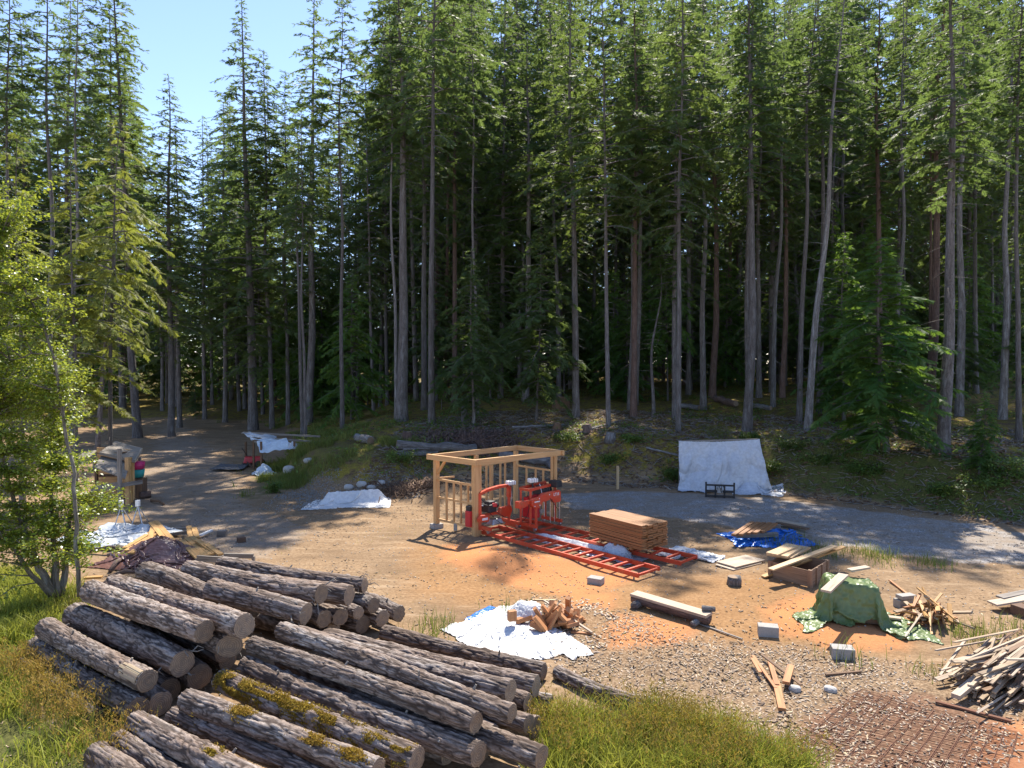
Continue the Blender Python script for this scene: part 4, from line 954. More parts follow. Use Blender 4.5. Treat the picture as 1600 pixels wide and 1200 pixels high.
# boards with blue tarp
for k in range(5):
    lay(1146+k*11, 838-k*1.2+(k % 2), 1176+k*9, 818+k*.5, .13, .06, M['fresh_board'], ['leftmost', 'second', 'middle', 'fourth', 'rightmost'][k]+' of the brown beams stacked beside the blue tarp', .30+.02*(k % 2), group='beams beside the blue tarp', name='wood_beam', cat='beam')
lay(1150, 840, 1215, 838, .12, .12, M['grey_wood'], 'bearer under the brown beams, near side', .12, name='bearer', cat='bearer'); lay(1168, 824, 1220, 826, .12, .12, M['grey_wood'], 'bearer under the brown beams, far side', .12, name='bearer', cat='bearer')
lay(1215, 818, 1262, 828, .2, .05, M['brown_wood'], 'dark plank end showing behind the blue tarp', .10); lay(1214, 814, 1258, 822, .2, .04, M['pale_board'], 'pale plank behind the blue tarp', .15)
def blue_tarp():
    c = hit(1200, 846); u, v = unit((1, .05)), unit((-.05, 1)); c2 = hit(1212, 832)
    H = lambda x, y: g(x, y)+boxh(x, y, (c2.x, c2.y), unit((1, .3)), .6, .35, .62, .35)
    P, r = sheet(np.array([c.x, c.y+.15, c.z]), u, v, 3.6, 2.4, 72, .52, 3, .30, .5)
    P = cloth_sim(P, r, H, 110, 6, bend=.25); cloth_obj('blue_tarp', P, M['blue_tarp'], 'crumpled bright blue tarp heaped beside brown beams', seed=4, wr=.02)
blue_tarp()

# green tarp over a stack
def green_tarp():
    zt = .92
    q = [atz(1268,884,zt), atz(1366,893,zt-.05), atz(1388,930,zt-.18), atz(1296,934,zt-.12)]
    tl, tr_, br, bl = q; c = sum(q, Vector())/4; u = unit(tr_-tl); hl, hw = (tr_-tl).length/2, .44
    H = lambda x, y: g(x, y)+boxh(x, y, (c.x, c.y), u, hl*.95, hw, .80, .14, (-.07, .10))
    cn = [hit(1268,893), hit(1392,882), hit(1424,980), hit(1236,948)]
    cen = np.array([c.x, c.y]); v = np.array([-u[1], u[0]])
    A = np.linspace(-1.62, 1.72, 79); rest = A[1]-A[0]; B = np.arange(-1.30, 1.05, rest)
    I, J = np.meshgrid(A, B, indexing='ij'); X = cen[0]+u[0]*I+v[0]*J; Y = cen[1]+u[1]*I+v[1]*J
    P = np.stack([X, Y, 1.15+.05*vn(I*3, J*3)+0*X], -1)
    P = cloth_sim(P, rest, H, 150, 8, bend=.12, fric=.35)
    def cut(s, t): # the hem rises in the middle of the near side, and the left front corner is torn
        return ~((t < .10+.12*np.exp(-((s-.30)/.05)**2)+.10*np.exp(-((s-.62)/.2)**2)-.06*np.sin(s*19)) ) & ~((s < .04+.05*np.sin(t*9)))
    cloth_obj('green_tarp', P, M['green_tarp'], 'shiny green tarp draped over a waist high stack', seed=7, wr=.022, cut=cut)
    # what it covers
    e = empty('covered_lumber', (c.x, c.y, G(c.x, c.y)), 'dark lumber stack almost wholly hidden under the green tarp', 'lumber stack')
    for k in range(5): MB().box((c.x, c.y, G(c.x, c.y)+.08+.14*k), (hl*1.55, hw*1.3, .11), Matrix.Rotation(math.atan2(u[1], u[0]), 3, 'Z')).build('layer', M['crate_wood'], e)
    random.seed(3)
    a, b = atz(1290,924,.93), atz(1318,898,1.0); board(a, b, .19, .045, M['pale_board'], 'short pale plank lying slantwise on top of the green tarp', 'plank', 'planks on the green tarp')
    a, b = atz(1327,891,.99), atz(1356,886,1.02); board(a, b, .15, .04, M['pale_board'], 'small pale plank on the far edge of the green tarp', 'plank', 'planks on the green tarp')
    lay(1388, 966, 1408, 969, .14, .04, M['pale_board'], 'grey board end holding down the right corner of the green tarp', .05)
green_tarp()

def sticks(n, c, spread, ang, aj, Ls, wd, mat, label, group, zmax=.35, seed=0, tilt=.15, name='scrap_stick', cat='scrap wood', keep=None, th=(.012, .04)):
    """a loose heap; every stick its own object"""
    rg = random.Random(seed)
    for k in range(n):
        x, y = c.x+rg.gauss(0, spread[0]), c.y+rg.gauss(0, spread[1]); a = ang+rg.gauss(0, aj); L = rg.uniform(*Ls); z = G(x, y)+.02+zmax*(k/n)*max(0, 1-((x-c.x)/spread[0]/2.5)**2)
        d = Vector((math.cos(a), math.sin(a), 0)); t = rg.gauss(0, tilt); A_ = Vector((x, y, z))-d*L/2; B_ = Vector((x, y, z))+d*L/2
        A_.z = max(G(A_.x, A_.y)+.015, z-t*L/2); B_.z = max(G(B_.x, B_.y)+.015, z+t*L/2)
        m = M[mat[k % len(mat)]]; lab = label[k % len(label)] if isinstance(label, (list, tuple)) else label
        random.seed(seed*100+k); board(A_, B_, rg.uniform(*wd), rg.uniform(*th), m, lab, cat, group, name, twist=rg.uniform(-.5, .5))
c = hit(1450, 968)
sticks(46, c, (.22, .22), 1.1, .45, (.5, 1.1), (.02, .09), ['yellow_board', 'yellow_board', 'orange_wood', 'slab_wood'], 'thin sawn scrap stick in the fan shaped heap right of the green tarp', 'scrap sticks right of the green tarp', .38, 3, .3)
lay(1412, 1000, 1440, 960, .035, .02, M['pale_board'], 'long pale lath sticking forward out of the scrap heap by the green tarp', .02, .22); lay(1390, 908, 1418, 930, .05, .03, M['orange_wood'], 'brown lath leading from the green tarp to the dark concrete block', .03)
# slab pile, bottom right
c = hit(1590, 1062)
sticks(150, c, (.40, .42), .62, .13, (1.2, 2.6), (.02, .085), ['slab_wood', 'pale_board', 'slab_wood', 'pale_board', 'crate_wood', 'slab_wood'], ['weathered slab offcut in the big heap at the right edge'], 'slab offcuts in the heap at the right edge', .45, 8, .10, 'slab_offcut', th=(.012, .03))
lay(1493, 1092, 1580, 1020, .13, .07, M['pale_board'], 'bright squared timber lowest at the front of the slab heap', .10, .3, name='timber_beam', cat='beam'); lay(1498, 1045, 1600, 1005, .12, .05, M['yellow_board'], 'yellow board across the back of the slab heap', .10, .25)
lay(1500, 1056, 1545, 1040, .16, .04, M['orange_wood'], 'orange board with pointed end left of the slab heap', .05, .08)
lay(1462, 1100, 1580, 1130, .06, .03, M['rust'], 'rusty bar along the back edge of the rebar mesh', .02, name='rusty_bar', cat='bar')
lay(1550, 945, 1640, 930, .28, .04, M['pale_board'], 'flat grey board lying at the right edge, lower one', .14, .3); lay(1562, 936, 1650, 918, .2, .04, M['grey_wood'], 'flat grey board lying at the right edge, upper one', .2, .34)
block(1597, 962, .3, .3, .22, .3, 'short dark log under the flat boards at the right edge', 'brown_wood', 'support_block', 'support', None)
# loose scraps in the middle of the foreground
for i, (ax, ay, bx, by, w_, lab) in enumerate([(1222,1112,1212,1068,.11,'thick split piece with a sawn end, nearest in the scrap group'), (1214,1074,1203,1038,.08,'split piece just behind the nearest one in the scrap group'), (1176,1026,1212,1076,.05,'long bark strip crossing the scrap group'), (1190,1024,1252,1072,.05,'thin dark stick crossing the scrap group to the right'), (1228,1070,1236,1044,.11,'short pale orange block piece right in the scrap group'), (1175,1030,1188,1052,.06,'short strip left in the scrap group')]):
    lay(ax, ay, bx, by, w_, .05 if i < 2 or i == 4 else .02, M['orange_wood'] if i != 3 else M['brown_wood'], lab, .02+.02*i, group='loose scraps on the dirt')
lay(1092, 976, 1160, 1000, .035, .02, M['grey_wood'], 'thin stick on the dirt below the log bench', .01, name='stick', cat='stick'); lay(1290, 1057, 1345, 1052, .04, .03, M['brown_wood'], 'small dark branch on the wood chips below the nearest block', .02, name='stick', cat='stick')

# white tarp and firewood
def white_ground_tarp():
    q = [hit(700, 990), hit(806, 940), hit(905, 1030), hit(870, 1046)]
    cf = hit(850, 978); cen = hit(800, 1000)
    H = lambda x, y: g(x, y)+boxh(x, y, (hit(842, 968).x, hit(842, 968).y), unit((1, -.55)), .8, .38, .30, .35)+boxh(x, y, (cen.x, cen.y+.2), unit((1, -.3)), .55, .45, .16, .5)
    P, rest = quadsheet([hit(694, 985), hit(806, 938), hit(912, 1022), hit(812, 1068)], 84, H, stretch=1.13, seed=3, j=.12)
    P = cloth_sim(P, rest, H, 70, 7, bend=.3, fric=.8, g_=.008)
    def cut(s, t): return ~((t > .93-.22*(1-s)*(.6+.4*np.sin(s*7))) & (s < .75)) & ~(t < .02+.015*np.sin(s*30))
    cloth_obj('white_tarp', P, M['white_tarp'], 'rumpled bright white tarp spread on the ground beside the front log pile', seed=2, wr=.014, cut=cut)
    P, rest = quadsheet([hit(728, 969), hit(765, 949), hit(771, 952), hit(738, 970)], 22, g, stretch=1.12, seed=9, j=.1)
    P = cloth_sim(P, rest, g, 40, 5, bend=.3); cloth_obj('blue_tarp', P, M['blue_tarp'], 'small piece of blue tarp showing behind the white ground tarp', seed=9)
    c = hit(866, 978); random.seed(11)
    sticks(46, c, (.30, .18), .5, 1.3, (.20, .36), (.08, .15), ['orange_wood'], 'split orange firewood piece in the heap behind the white tarp', 'firewood heap behind the white tarp', .26, 21, .9, 'firewood_piece', 'firewood', th=(.05, .10))
    lay(850, 940, 925, 990, .045, .03, M['pale_board'], 'long thin lath leaning on the firewood heap', .30, .05, name='lath', cat='lath'); lay(832, 938, 868, 939, .06, .02, M['fir_board'], 'short pale slat on the dirt behind the firewood heap', .01)
    p = hit(800, 962, .36); tag(MB().box(p, (.16, .12, .2), Matrix.Rotation(.4, 3, 'Z')).build('firewood_piece', M['orange_wood']), 'single firewood block lying on top of the white ground tarp', 'firewood')
    lay(893, 990, 925, 992, .08, .03, M['orange_wood'], 'flat orange scrap right of the firewood heap', .01)
white_ground_tarp()

# white tarps at the sawmills
def mill_tarps():
    A_, u, v = MA, MU, MV
    c = hit(896, 851); H0 = lambda x, y: g(x, y)+.16*boxh(x, y, (c.x, c.y), unit(u), 1.5, .22, 1, .3)
    P, r = sheet(np.array([c.x, c.y, 0.0]), unit(u), unit(v), 3.3, 1.0, 84, .86, 5, .12, .1)
    P = cloth_sim(P, r, H0, 60, 6, bend=.3); cloth_obj('white_tarp', P, M['white_tarp'], 'long white crumpled tarp between the two sawmill tracks', seed=5, wr=.012)
    c = hit(964, 868); P, r = sheet(np.array([c.x, c.y, 0.0]), unit(u), unit(v), 2.2, 1.3, 56, .62, 6, .3, .2)
    H1 = lambda x, y: g(x, y)+boxh(x, y, (c.x, c.y), unit(u), .5, .2, .36, .25)
    P = cloth_sim(P, r, H1, 60, 6, bend=.3); cloth_obj('silver_tarp', P, M['silver_tarp'], 'silver grey bunched tarp in front of the lumber stack', seed=6, wr=.015)
    c = hit(1078, 868); P, r = sheet(np.array([c.x, c.y, 0.0]), unit(u), unit(v), 2.2, 1.5, 60, .55, 8, .35, .3)
    b0 = A_+u*(ML-.1)+v*(MW*.5)
    H2 = lambda x, y: g(x, y)+boxh(x, y, (b0.x, b0.y), unit(u), .4, .5, .30, .1)
    P = cloth_sim(P, r, H2, 70, 6, bend=.3); cloth_obj('white_tarp', P, M['white_tarp'], 'white crumpled tarp draped over the end of the rear sawmill track', seed=8, wr=.02)
mill_tarps()

# tarp lying at the foot of the mound
def mound_tarp():
    c = hit(545, 786); c1, c2 = hit(520, 786), hit(585, 782)
    H = lambda x, y: g(x, y)+boxh(x, y, ((c1.x+c2.x)/2, (c1.y+c2.y)/2), unit(c2-c1), 1.3, .32, .48, .4)
    P, rest = quadsheet([hit(460, 806), hit(603, 796), hit(608, 774), hit(505, 774)], 74, H, m=40, stretch=1.12, seed=2, j=.10)
    P = cloth_sim(P, rest, H, 60, 6, bend=.3, fric=.7)
    cloth_obj('white_tarp', P, M['white_tarp'], 'long low white tarp over something flat at the foot of the gravel mound', seed=11, wr=.015)
mound_tarp()

# hung tarp on a rail with the black fork attachment in front
def hung_tarp():
    D = hit(1085, 766).y; tl, tr_ = aty(1060, 689, D+.35), aty(1186, 686, D-.1)
    n, m = 96, 66; s, t = np.meshgrid(np.linspace(0, 1, n+1), np.linspace(0, 1, m+1), indexing='ij'); P = np.zeros((n+1, m+1, 3)); Hh = tl.z-G(tl.x, tl.y-.5)+.25
    for ax in range(3): P[..., ax] = tl[ax]+(tr_[ax]-tl[ax])*s
    fold = fbm(s*5.5+t*1.6, t*1.3+s, 3, 3)+.55*np.abs(vn(s*4-t*2.2, t*2.6, 8))+.35*np.abs(vn(s*11+t*2, t*2.0, 4))
    P[..., 2] -= Hh*t*(1+.03*np.sin(s*9)); P[..., 2] += -.07*np.sin(np.pi*s)*(1-t)
    P[..., 1] -= .06+.38*t**1.3+.30*np.minimum(1, t*2.2+.12)*fold; P[..., 0] += (s**2*.55-.12*(1-s))*t**1.4+.10*t*vn(s*6, t*3, 5)
    gz = g(P[..., 0], P[..., 1])+.015; low = P[..., 2] < gz; P[..., 1] -= np.where(low, (gz-P[..., 2])*.6, 0); P[..., 2] = np.maximum(P[..., 2], g(P[..., 0], P[..., 1])+.015+.05*np.abs(vn(s*20, t*14)))
    cloth_obj('hung_tarp', P, M['silver_tarp'], 'big silver white tarp hanging from a rail at the bank across the road', 'tarp', seed=15, wr=.012)
    e = empty('tarp_rail', ((tl+tr_)/2).to_tuple()[:2]+(G(*((tl+tr_)/2).xy),), 'wooden rail on posts that holds up the hung tarp', 'rail')
    o = Vector((0, .05, -.02)); MB().bar(tl+o, tr_+o, .07, .07).build('rail', M['grey_wood'], e)
    for t in (.03, .5, .97):
        p = tl.lerp(tr_, t)+Vector((0, .12, 0)); MB().bar((p.x, p.y, G(p.x, p.y)-.1), (p.x, p.y, p.z-.04), .09, .09, up=(1, 0, 0)).build('post', M['grey_wood'], e)
    # heaped tail of tarp at its right foot
    c = hit(1188, 768); P, r = sheet(np.array([c.x-.1, c.y, c.z]), unit((1, -.35)), unit((.35, 1)), 2.6, 2.2, 60, .60, 12, .45, .4)
    H = lambda x, y: g(x, y)+.55*np.exp(-(((x-c.x+.35)/.45)**2+((y-c.y-.1)/.4)**2))
    P = cloth_sim(P, r, H, 90, 6, bend=.3); cloth_obj('crumpled_tarp', P, M['silver_tarp'], 'crumpled tail of silver tarp heaped at the right foot of the hung tarp', seed=14, wr=.015)
    # fork attachment
    a, b = hit(1103, 777), hit(1147, 779); d = (b-a).normalized(); u = Vector((0, 0, 1)); B = M['black_metal']; f = Vector((d.y, -d.x, 0))
    e = empty('fork_attachment', ((a+b)/2), 'black steel fork frame for a loader standing in front of the hung tarp', 'loader attachment')
    for z in (.06, .26, .50): MB().bar(a+u*z, b+u*z, .05, .09 if z < .5 else .07).build('crossbar', B, e)
    for t in (0, .34, .66, 1): q = a.lerp(b, t); MB().bar(q-u*.0, q+u*(.62 if t in (0, 1) else .52), .05, .07, up=tuple(d)).build('upright', B, e)
    MB().bar(a+u*.02+f*.04, b+u*.02+f*.04, .02, .5, up=(0, 0, 1)).build('back_plate', B, e) if 0 else None
    for k, t in enumerate((.42, .56)):
        q = a.lerp(b, t)+f*.03; MB().tube(arcpts(q+u*.3, q+u*.75+f*.12, q+d*.16+u*.22+f*.1), .015, 6).build('hose', M['engine'], e, True)
    MB().box(a.lerp(b, .5)+u*.3+f*.02, (.2, .06, .2), Matrix.Rotation(math.atan2(d.y, d.x), 3, 'Z')).build('coupler', M['steel'], e)
hung_tarp()

# ------------------------------------------------------------------ left heap: tarps, yellow boards, grey frame
def left_heap():
    c = hit(178, 842); c = Vector((c.x, c.y, 0)); u, v = unit((1, -.3)), unit((.3, 1))
    P, r = sheet(np.array([c.x+.1, c.y, 0]), u, v, 3.6, 2.8, 84, .66, 21, .35, .25)
    H = lambda x, y: g(x, y)+.12+.12*vn(x*2, y*2)
    P = cloth_sim(P, r, H, 90, 6, bend=.3); cloth_obj('silver_tarp', P, M['grey_white_tarp'], 'crumpled grey white tarp at the left of the heap by the leafy tree', seed=22, wr=.014)
    c = hit(240, 874); H = lambda x, y: g(x, y)+.50*np.exp(-(((x-c.x)/.9)**2+((y-c.y-.2)/.6)**2))
    P, r = sheet(np.array([c.x+.05, c.y, c.z]), unit((1, -.2)), unit((.2, 1)), 3.4, 3.0, 80, .60, 23, .5, .6)
    P = cloth_sim(P, r, H, 110, 6, bend=.3); cloth_obj('brown_tarp', P, M['brown_tarp'], 'shiny brown plastic tarp bunched over the heap of yellow boards', seed=24, wr=.014)
    random.seed(12)
    Y = M['yellow_board']
    Ls = [(195,858,238,832),(198,862,242,836),(204,866,240,842),(236,818,262,850),(243,816,270,846),(240,822,234,848),(295,824,298,842),(303,826,308,842),(284,846,314,872),(292,842,322,870),(300,840,330,868),(308,846,338,866),(322,852,345,868),(287,852,310,874)]
    nm = ['left fan, lowest', 'left fan, second', 'left fan, third', 'middle fan, longest', 'middle fan, right', 'middle fan, left', 'back, upright left', 'back, upright right', 'right fan, first', 'right fan, second', 'right fan, third', 'right fan, fourth', 'right fan, last', 'right fan, underneath']
    for k, (ax, ay, bx, by) in enumerate(Ls): lay(ax, ay, bx, by, .15, .045, Y, 'yellow board in the heap beside the brown tarp: '+nm[k], .22+.02*(k % 4), .20+.02*(k % 3) if k < 8 else .12, group='yellow boards round the brown tarp')
    for k, (ax, ay, bx, by, l) in enumerate([(258,832,294,828,'back'),(262,838,292,834,'front'),(214,856,236,844,'left')]): lay(ax, ay, bx, by, .09, .09, M['grey_wood'], 'grey timber among the yellow boards, '+l+' one', .05, .08, name='timber_beam', cat='beam')
    lay(312, 838, 331, 830, .1, .05, M['white_paint'], 'white painted board end right of the yellow boards', .08)
    for k, (ax, ay, bx, by, l) in enumerate([(140,862,200,858,'dark bent branch left of the brown tarp'),(180,852,212,872,'grey split log left of the brown tarp'),(168,868,215,864,'thin branch in front of the grey white tarp'),(170,902,222,894,'brown pole below the brown tarp'),(172,893,190,874,'curved brown root end by the leafy tree')]):
        a, b = hit(ax, ay, .06), hit(bx, by, .12); tag(MB().tube([a, a.lerp(b, .5)+Vector((0, 0, .08)), b], [.05, .06, .045], 9, True, .1).build('branch', M['red_bark'] if k != 1 else M['grey_bark'], smooth=True), l, 'branch')
    lay(132, 905, 160, 903, .14, .05, M['yellow_board'], 'plank lying between leafy tree and log pile', .1)
    # low rectangular grey frame behind the log pile
    q = [atz(308,872,.35), atz(350,868,.35), atz(396,869,.35), atz(372,876,.33)]
    e = empty('low_trestle', (q[1].x, q[1].y, G(q[1].x, q[1].y)), 'low weathered grey timber frame directly behind the log pile', 'timber frame')
    W = M['grey_wood']
    MB().bar(q[0], q[3], .05, .14).build('beam', W, e); MB().bar(q[1], q[2], .05, .12).build('beam', W, e)
    for p in (q[0], q[2], q[1], q[3]): MB().bar((p.x, p.y, G(p.x, p.y)), (p.x, p.y, p.z), .07, .07, up=(1, 0, 0)).build('leg', W, e)
    # two saw stands
    for k, (px, py, l) in enumerate(((190, 826, 'left'), (216, 826, 'right'))):
        b = hit(px, py); t = b+Vector((0, 0, .82)); e = empty('work_stand', b, 'folding steel work stand behind the grey white tarp, '+l+' one of two', 'work stand', 'folding work stands')
        for k2, (dx, dy) in enumerate(((-.12, -.25), (.34, -.3), (-.05, .3), (.3, .25))): MB().tube([t-Vector((0, 0, .08)), Vector((b.x+dx, b.y+dy, G(b.x+dx, b.y+dy)))], .017, 6).build('leg', M['steel'], e)
        MB().box(t, (.11, .12, .20)).build('head', M['white_paint'], e, bevel=.01)
left_heap()

# ------------------------------------------------------------------ roofed shelters at left
def slab_roof(nm, q, th, mat, e, ov=0):
    n = ((q[1]-q[0]).cross(q[3]-q[0])).normalized(); n = n if n.z > 0 else -n
    return MB().hexa([tuple(p-n*th) for p in q], [tuple(p) for p in q]).build(nm, mat, e)
def woodshed():
    b = hit(204, 785); D = b.y
    e = empty('wood_shed', b, 'small open shed with two stepped brown felt roofs on yellow posts, behind the leafy tree', 'shed')
    def Q(px, py, dy): return aty(px, py, D+dy)
    q1 = [Q(156,706,.1), Q(211,719,.0), Q(222,700,1.5), Q(180,689,1.6)]; r1 = slab_roof('upper_roof', q1, .07, M['roof_felt'], e)
    MB().bar(q1[0]-Vector((0, 0, .05)), q1[1]-Vector((0, 0, .05)), .06, .10).build('fascia', M['grey_wood'], r1); MB().bar(q1[1]-Vector((0, 0, .04)), q1[2]-Vector((0, 0, .04)), .05, .09).build('fascia', M['pale_board'], r1)
    q2 = [Q(148,729,-.9), Q(196,747,-1.0), Q(204,722,.2), Q(158,712,.3)]; r2 = slab_roof('lower_roof', q2, .05, M['roof_felt'], e)
    q3 = [Q(114,722,.6), Q(140,712,.6), Q(150,703,1.6), Q(128,708,1.6)]; slab_roof('side_roof', q3, .05, M['roof_felt'], e)
    for px, py, dy, mt, s in ((204,785,0,'yellow_board',.09), (207,770,.5,'frame_wood',.10), (150,780,.2,'brown_wood',.1), (199,775,-.4,'frame_wood',.14), (162,780,1.4,'brown_wood',.1), (218,760,1.4,'grey_wood',.09)):
        t = Q(px, 712, dy); z0 = G(t.x, t.y); MB().box((t.x, t.y, (z0+t.z)/2-.04), (s, s, t.z-z0-.05)).build('post', M[mt], e)
    a, b_ = Q(152,745,.9), Q(203,760,.9); z0 = G(a.x, a.y)
    MB().hexa([(a.x, a.y, z0), (b_.x, b_.y, z0), (b_.x, b_.y+.05, z0), (a.x, a.y+.05, z0)], [(a.x, a.y, z0+2), (b_.x, b_.y, z0+1.9), (b_.x, b_.y+.05, z0+1.9), (a.x, a.y+.05, z0+2)]).build('back_wall', M['frame_wood'], e)
    for k in range(4):
        z = .5+.45*k; MB().bar(Q(156,760,.5).to_tuple()[:2]+(z,), Q(196,760,.5).to_tuple()[:2]+(z,), .4, .04).build('shelf', M['brown_wood'], e)
    # rail fence in front
    p1, p2, p3 = hit(188,797), hit(148,795), hit(232,752)
    f = empty('rail_fence', p1, 'rough grey post and rail in front of the brown roofed shed', 'fence')
    MB().bar((p1.x, p1.y, p1.z), Vector((p1.x, p1.y, p1.z+2.25)), .12, .12, up=(1, 0, 0)).build('post', M['grey_wood'], f)
    MB().bar(aty(142,764,p1.y+.1), aty(190,757,p1.y+.1), .06, .22).build('rail', M['grey_wood'], f); MB().bar(aty(190,758,p1.y+.1), aty(222,753,p1.y+1.0), .06, .14).build('rail', M['grey_wood'], f)
    # tubs hung on the right post
    c = Q(215, 727, .9); tag(MB().tube([c-Vector((0, 0, .14)), c+Vector((0, 0, .14))], [.24, .27], 16).build('plastic_tub', M['pink_plastic'], smooth=True), 'bright pink plastic tub at the right side of the brown shed', 'tub')
    c = Q(216, 739, .9); tag(MB().tube([c-Vector((0, 0, .16)), c+Vector((0, 0, .14))], [.2, .24], 16).build('plastic_tub', M['teal_plastic'], smooth=True), 'teal plastic tub right below the pink tub', 'tub')
    c = Q(216, 747, .9); tag(MB().box((c.x, c.y, (c.z+G(c.x, c.y))/2), (.5, .4, c.z-G(c.x, c.y))).build('wood_block', M['brown_wood']), 'wooden block carrying the teal tub', 'wood block')
    a = hit(219, 774, .14); b_ = hit(235, 772, .14); tag(MB().tube([a, b_], .14, 12, True, .06).build('short_log', M['red_bark'], smooth=True), 'short brown log on the road right of the shed', 'log')
    a = hit(236, 782, .05); b_ = hit(256, 788, .05); tag(MB().tube([a, a.lerp(b_, .6)+Vector((0, 0, .06)), b_], .045, 7, True, .1).build('branch', M['brown_wood'], smooth=True), 'dark stick on the gravel right of the short brown log', 'branch')
woodshed()
def tarp_shelter():
    b = hit(395, 733); D = b.y; Q = lambda px, py, dy=0: aty(px, py, D+dy)
    e = empty('tarp_shelter', b, 'low pole shelter roofed with pale blue white tarps at the left end of the mound', 'shelter'); W = M['grey_wood']
    for px, py, dy in ((384,733,1.4), (396,736,0), (408,742,-.6), (460,712,-.4), (462,705,1.6)):
        t = Q(px, 690, dy); z0 = G(t.x, t.y)-.1; MB().bar((t.x, t.y, z0), (t.x, t.y, t.z), .09, .09, up=(1, 0, 0)).build('post', M['brown_wood'], e)
    MB().bar(Q(384, 716, 1.4), Q(396, 735, 0), .06, .06).build('brace', M['brown_wood'], e)
    for (ax, ay, bx, by, d0, d1, l) in ((380,676,500,682,1.6,1.2,1), (430,686,520,692,.5,.4,2), (398,690,505,697,0,-.2,3)):
        MB().bar(Q(ax, ay, d0), Q(bx, by, d1), .09, .09).build('pole', W, e)
    def cl(q, n, m, nm, mt, lab, sd, st=1.03):
        s, t = np.meshgrid(np.linspace(0, 1, n+1), np.linspace(0, 1, m+1), indexing='ij'); s, t = s[..., None], t[..., None]; q = [np.array(p) for p in q]
        P = q[0]*(1-s)*(1-t)+q[1]*s*(1-t)+q[2]*s*t+q[3]*(1-s)*t; P[..., 2] += .07*vn(s[..., 0]*4+sd, t[..., 0]*3)+.02*vn(s[..., 0]*12+sd, t[..., 0]*5)
        cloth_obj(nm, P, M[mt], lab, seed=sd, wr=.008, sub=1)
    cl([Q(376,675,1.7), Q(432,680,1.4), Q(432,687,.6), Q(392,685,.6)], 26, 14, 'shelter_tarp', 'grey_white_tarp', 'upper pale tarp on the shelter roof, left', 31)
    cl([Q(390,685,.5), Q(448,686,.4), Q(450,692,0), Q(397,689,-.1)], 26, 10, 'shelter_tarp', 'pale_blue_tarp', 'middle pale blue tarp on the shelter roof', 32)
    cl([Q(401,688,-.15), Q(450,690,-.2), Q(451,703,-.7), Q(406,709,-.75)], 30, 18, 'shelter_tarp', 'pale_blue_tarp', 'front pale blue tarp hanging down over the shelter edge', 33)
    cl([Q(450,691,-.2), Q(464,692,-.2), Q(465,703,-.6), Q(451,703,-.7)], 14, 12, 'shelter_tarp', 'grey_white_tarp', 'small whitish tarp corner at the right end of the shelter', 34)
    c = Q(396, 714, 1.1); z = G(c.x, c.y); m = empty('red_machine', (c.x, c.y, z), 'small red machine parked under the tarp shelter', 'machine')
    MB().box((c.x, c.y, z+.35), (1.0, .5, .32), Matrix.Rotation(.3, 3, 'Z'), .8).build('body', M['red_paint'], m, bevel=.04)
    MB().tube([Vector((c.x-.3, c.y, z+.5)), Vector((c.x-.55, c.y-.1, z+.95))], .02, 6).build('handle', M['black_metal'], m)
    for dx in (-.3, .35):
        for dy in (-.28, .28): MB().tube([Vector((c.x+dx, c.y+dy-.04, z+.16)), Vector((c.x+dx, c.y+dy+.04, z+.16))], .16, 14).build('wheel', M['black_plastic'], m)
    q = [hit(337,736), hit(376,737), hit(383,730), hit(345,728)]; P, rest = quadsheet(q, 40, g, stretch=1.15, seed=4, j=.12); P = cloth_sim(P, rest, lambda x, y: g(x, y)+.1, 40, 5)
    cloth_obj('dark_mat', P, M['dark_mat'], 'dark grey folded sheet lying on the road left of the shelter', 'sheet', seed=41, wr=.02)
    c = hit(412, 741); P, r = sheet(np.array([c.x, c.y, c.z]), unit((1, 0)), unit((0, 1)), 1.6, 1.2, 30, .4, 44, .6, .6)
    P = cloth_sim(P, r, lambda x, y: g(x, y)+.5*np.exp(-(((x-c.x)/.25)**2+((y-c.y)/.25)**2)), 60, 5); cloth_obj('crumpled_tarp', P, M['pale_blue_tarp'], 'small bluish bundle of plastic at the foot of the shelter post', seed=45, wr=.03)
tarp_shelter()

# ------------------------------------------------------------------ fallen logs, poles, stumps, boulder
def rough_log(ax, ay, bx, by, r, lab, mat='pale_bark', h=0.0, name='fallen_log', seed=1, cat='log', group='fallen logs and poles on the bank', hb=None):
    a, b = hit(ax, ay, r+h), hit(bx, by, r+(h if hb is None else hb)); rg = random.Random(seed); n = 9; P = [a.lerp(b, k/(n-1))+Vector((rg.gauss(0, r*.15), rg.gauss(0, r*.2), rg.gauss(0, r*.12))) for k in range(n)]
    e = empty(name, ((a+b)/2)-Vector((0, 0, r)), lab, cat, group)
    MB().tube(P, [r*rg.uniform(.85, 1.1) for _ in P], 16, True, .06).build('bark', M[mat], e, True)
    d = (P[-1]-P[-2]).normalized(); MB().tube([P[-1]+d*.001, P[-1]+d*.008], r*.86, 14).build('cut_end', M['log_end'], e)
    d = (P[0]-P[1]).normalized(); MB().tube([P[0]+d*.001, P[0]+d*.008], r*.86, 14).build('cut_end', M['log_end'], e)
rough_log(618, 695, 742, 702, .22, 'long grey fallen log lying on the mound left of the timber frame', seed=1)
rough_log(556, 683, 580, 688, .2, 'short pale log end on the grassy mound', seed=2)
rough_log(780, 712, 868, 722, .2, 'dark fallen log behind the timber frame', 'grey_bark', seed=3)
rough_log(850, 716, 872, 738, .17, 'dark log end behind the right post of the timber frame', 'grey_bark', seed=33)
rough_log(1064, 634, 1092, 637, .16, 'left short log piece on the forest floor above the hung tarp', seed=4)
rough_log(1118, 622, 1150, 632, .2, 'middle short log piece on the forest floor above the hung tarp', seed=5, mat='red_bark')
rough_log(1172, 633, 1204, 638, .15, 'right short log piece on the forest floor above the hung tarp', seed=6)
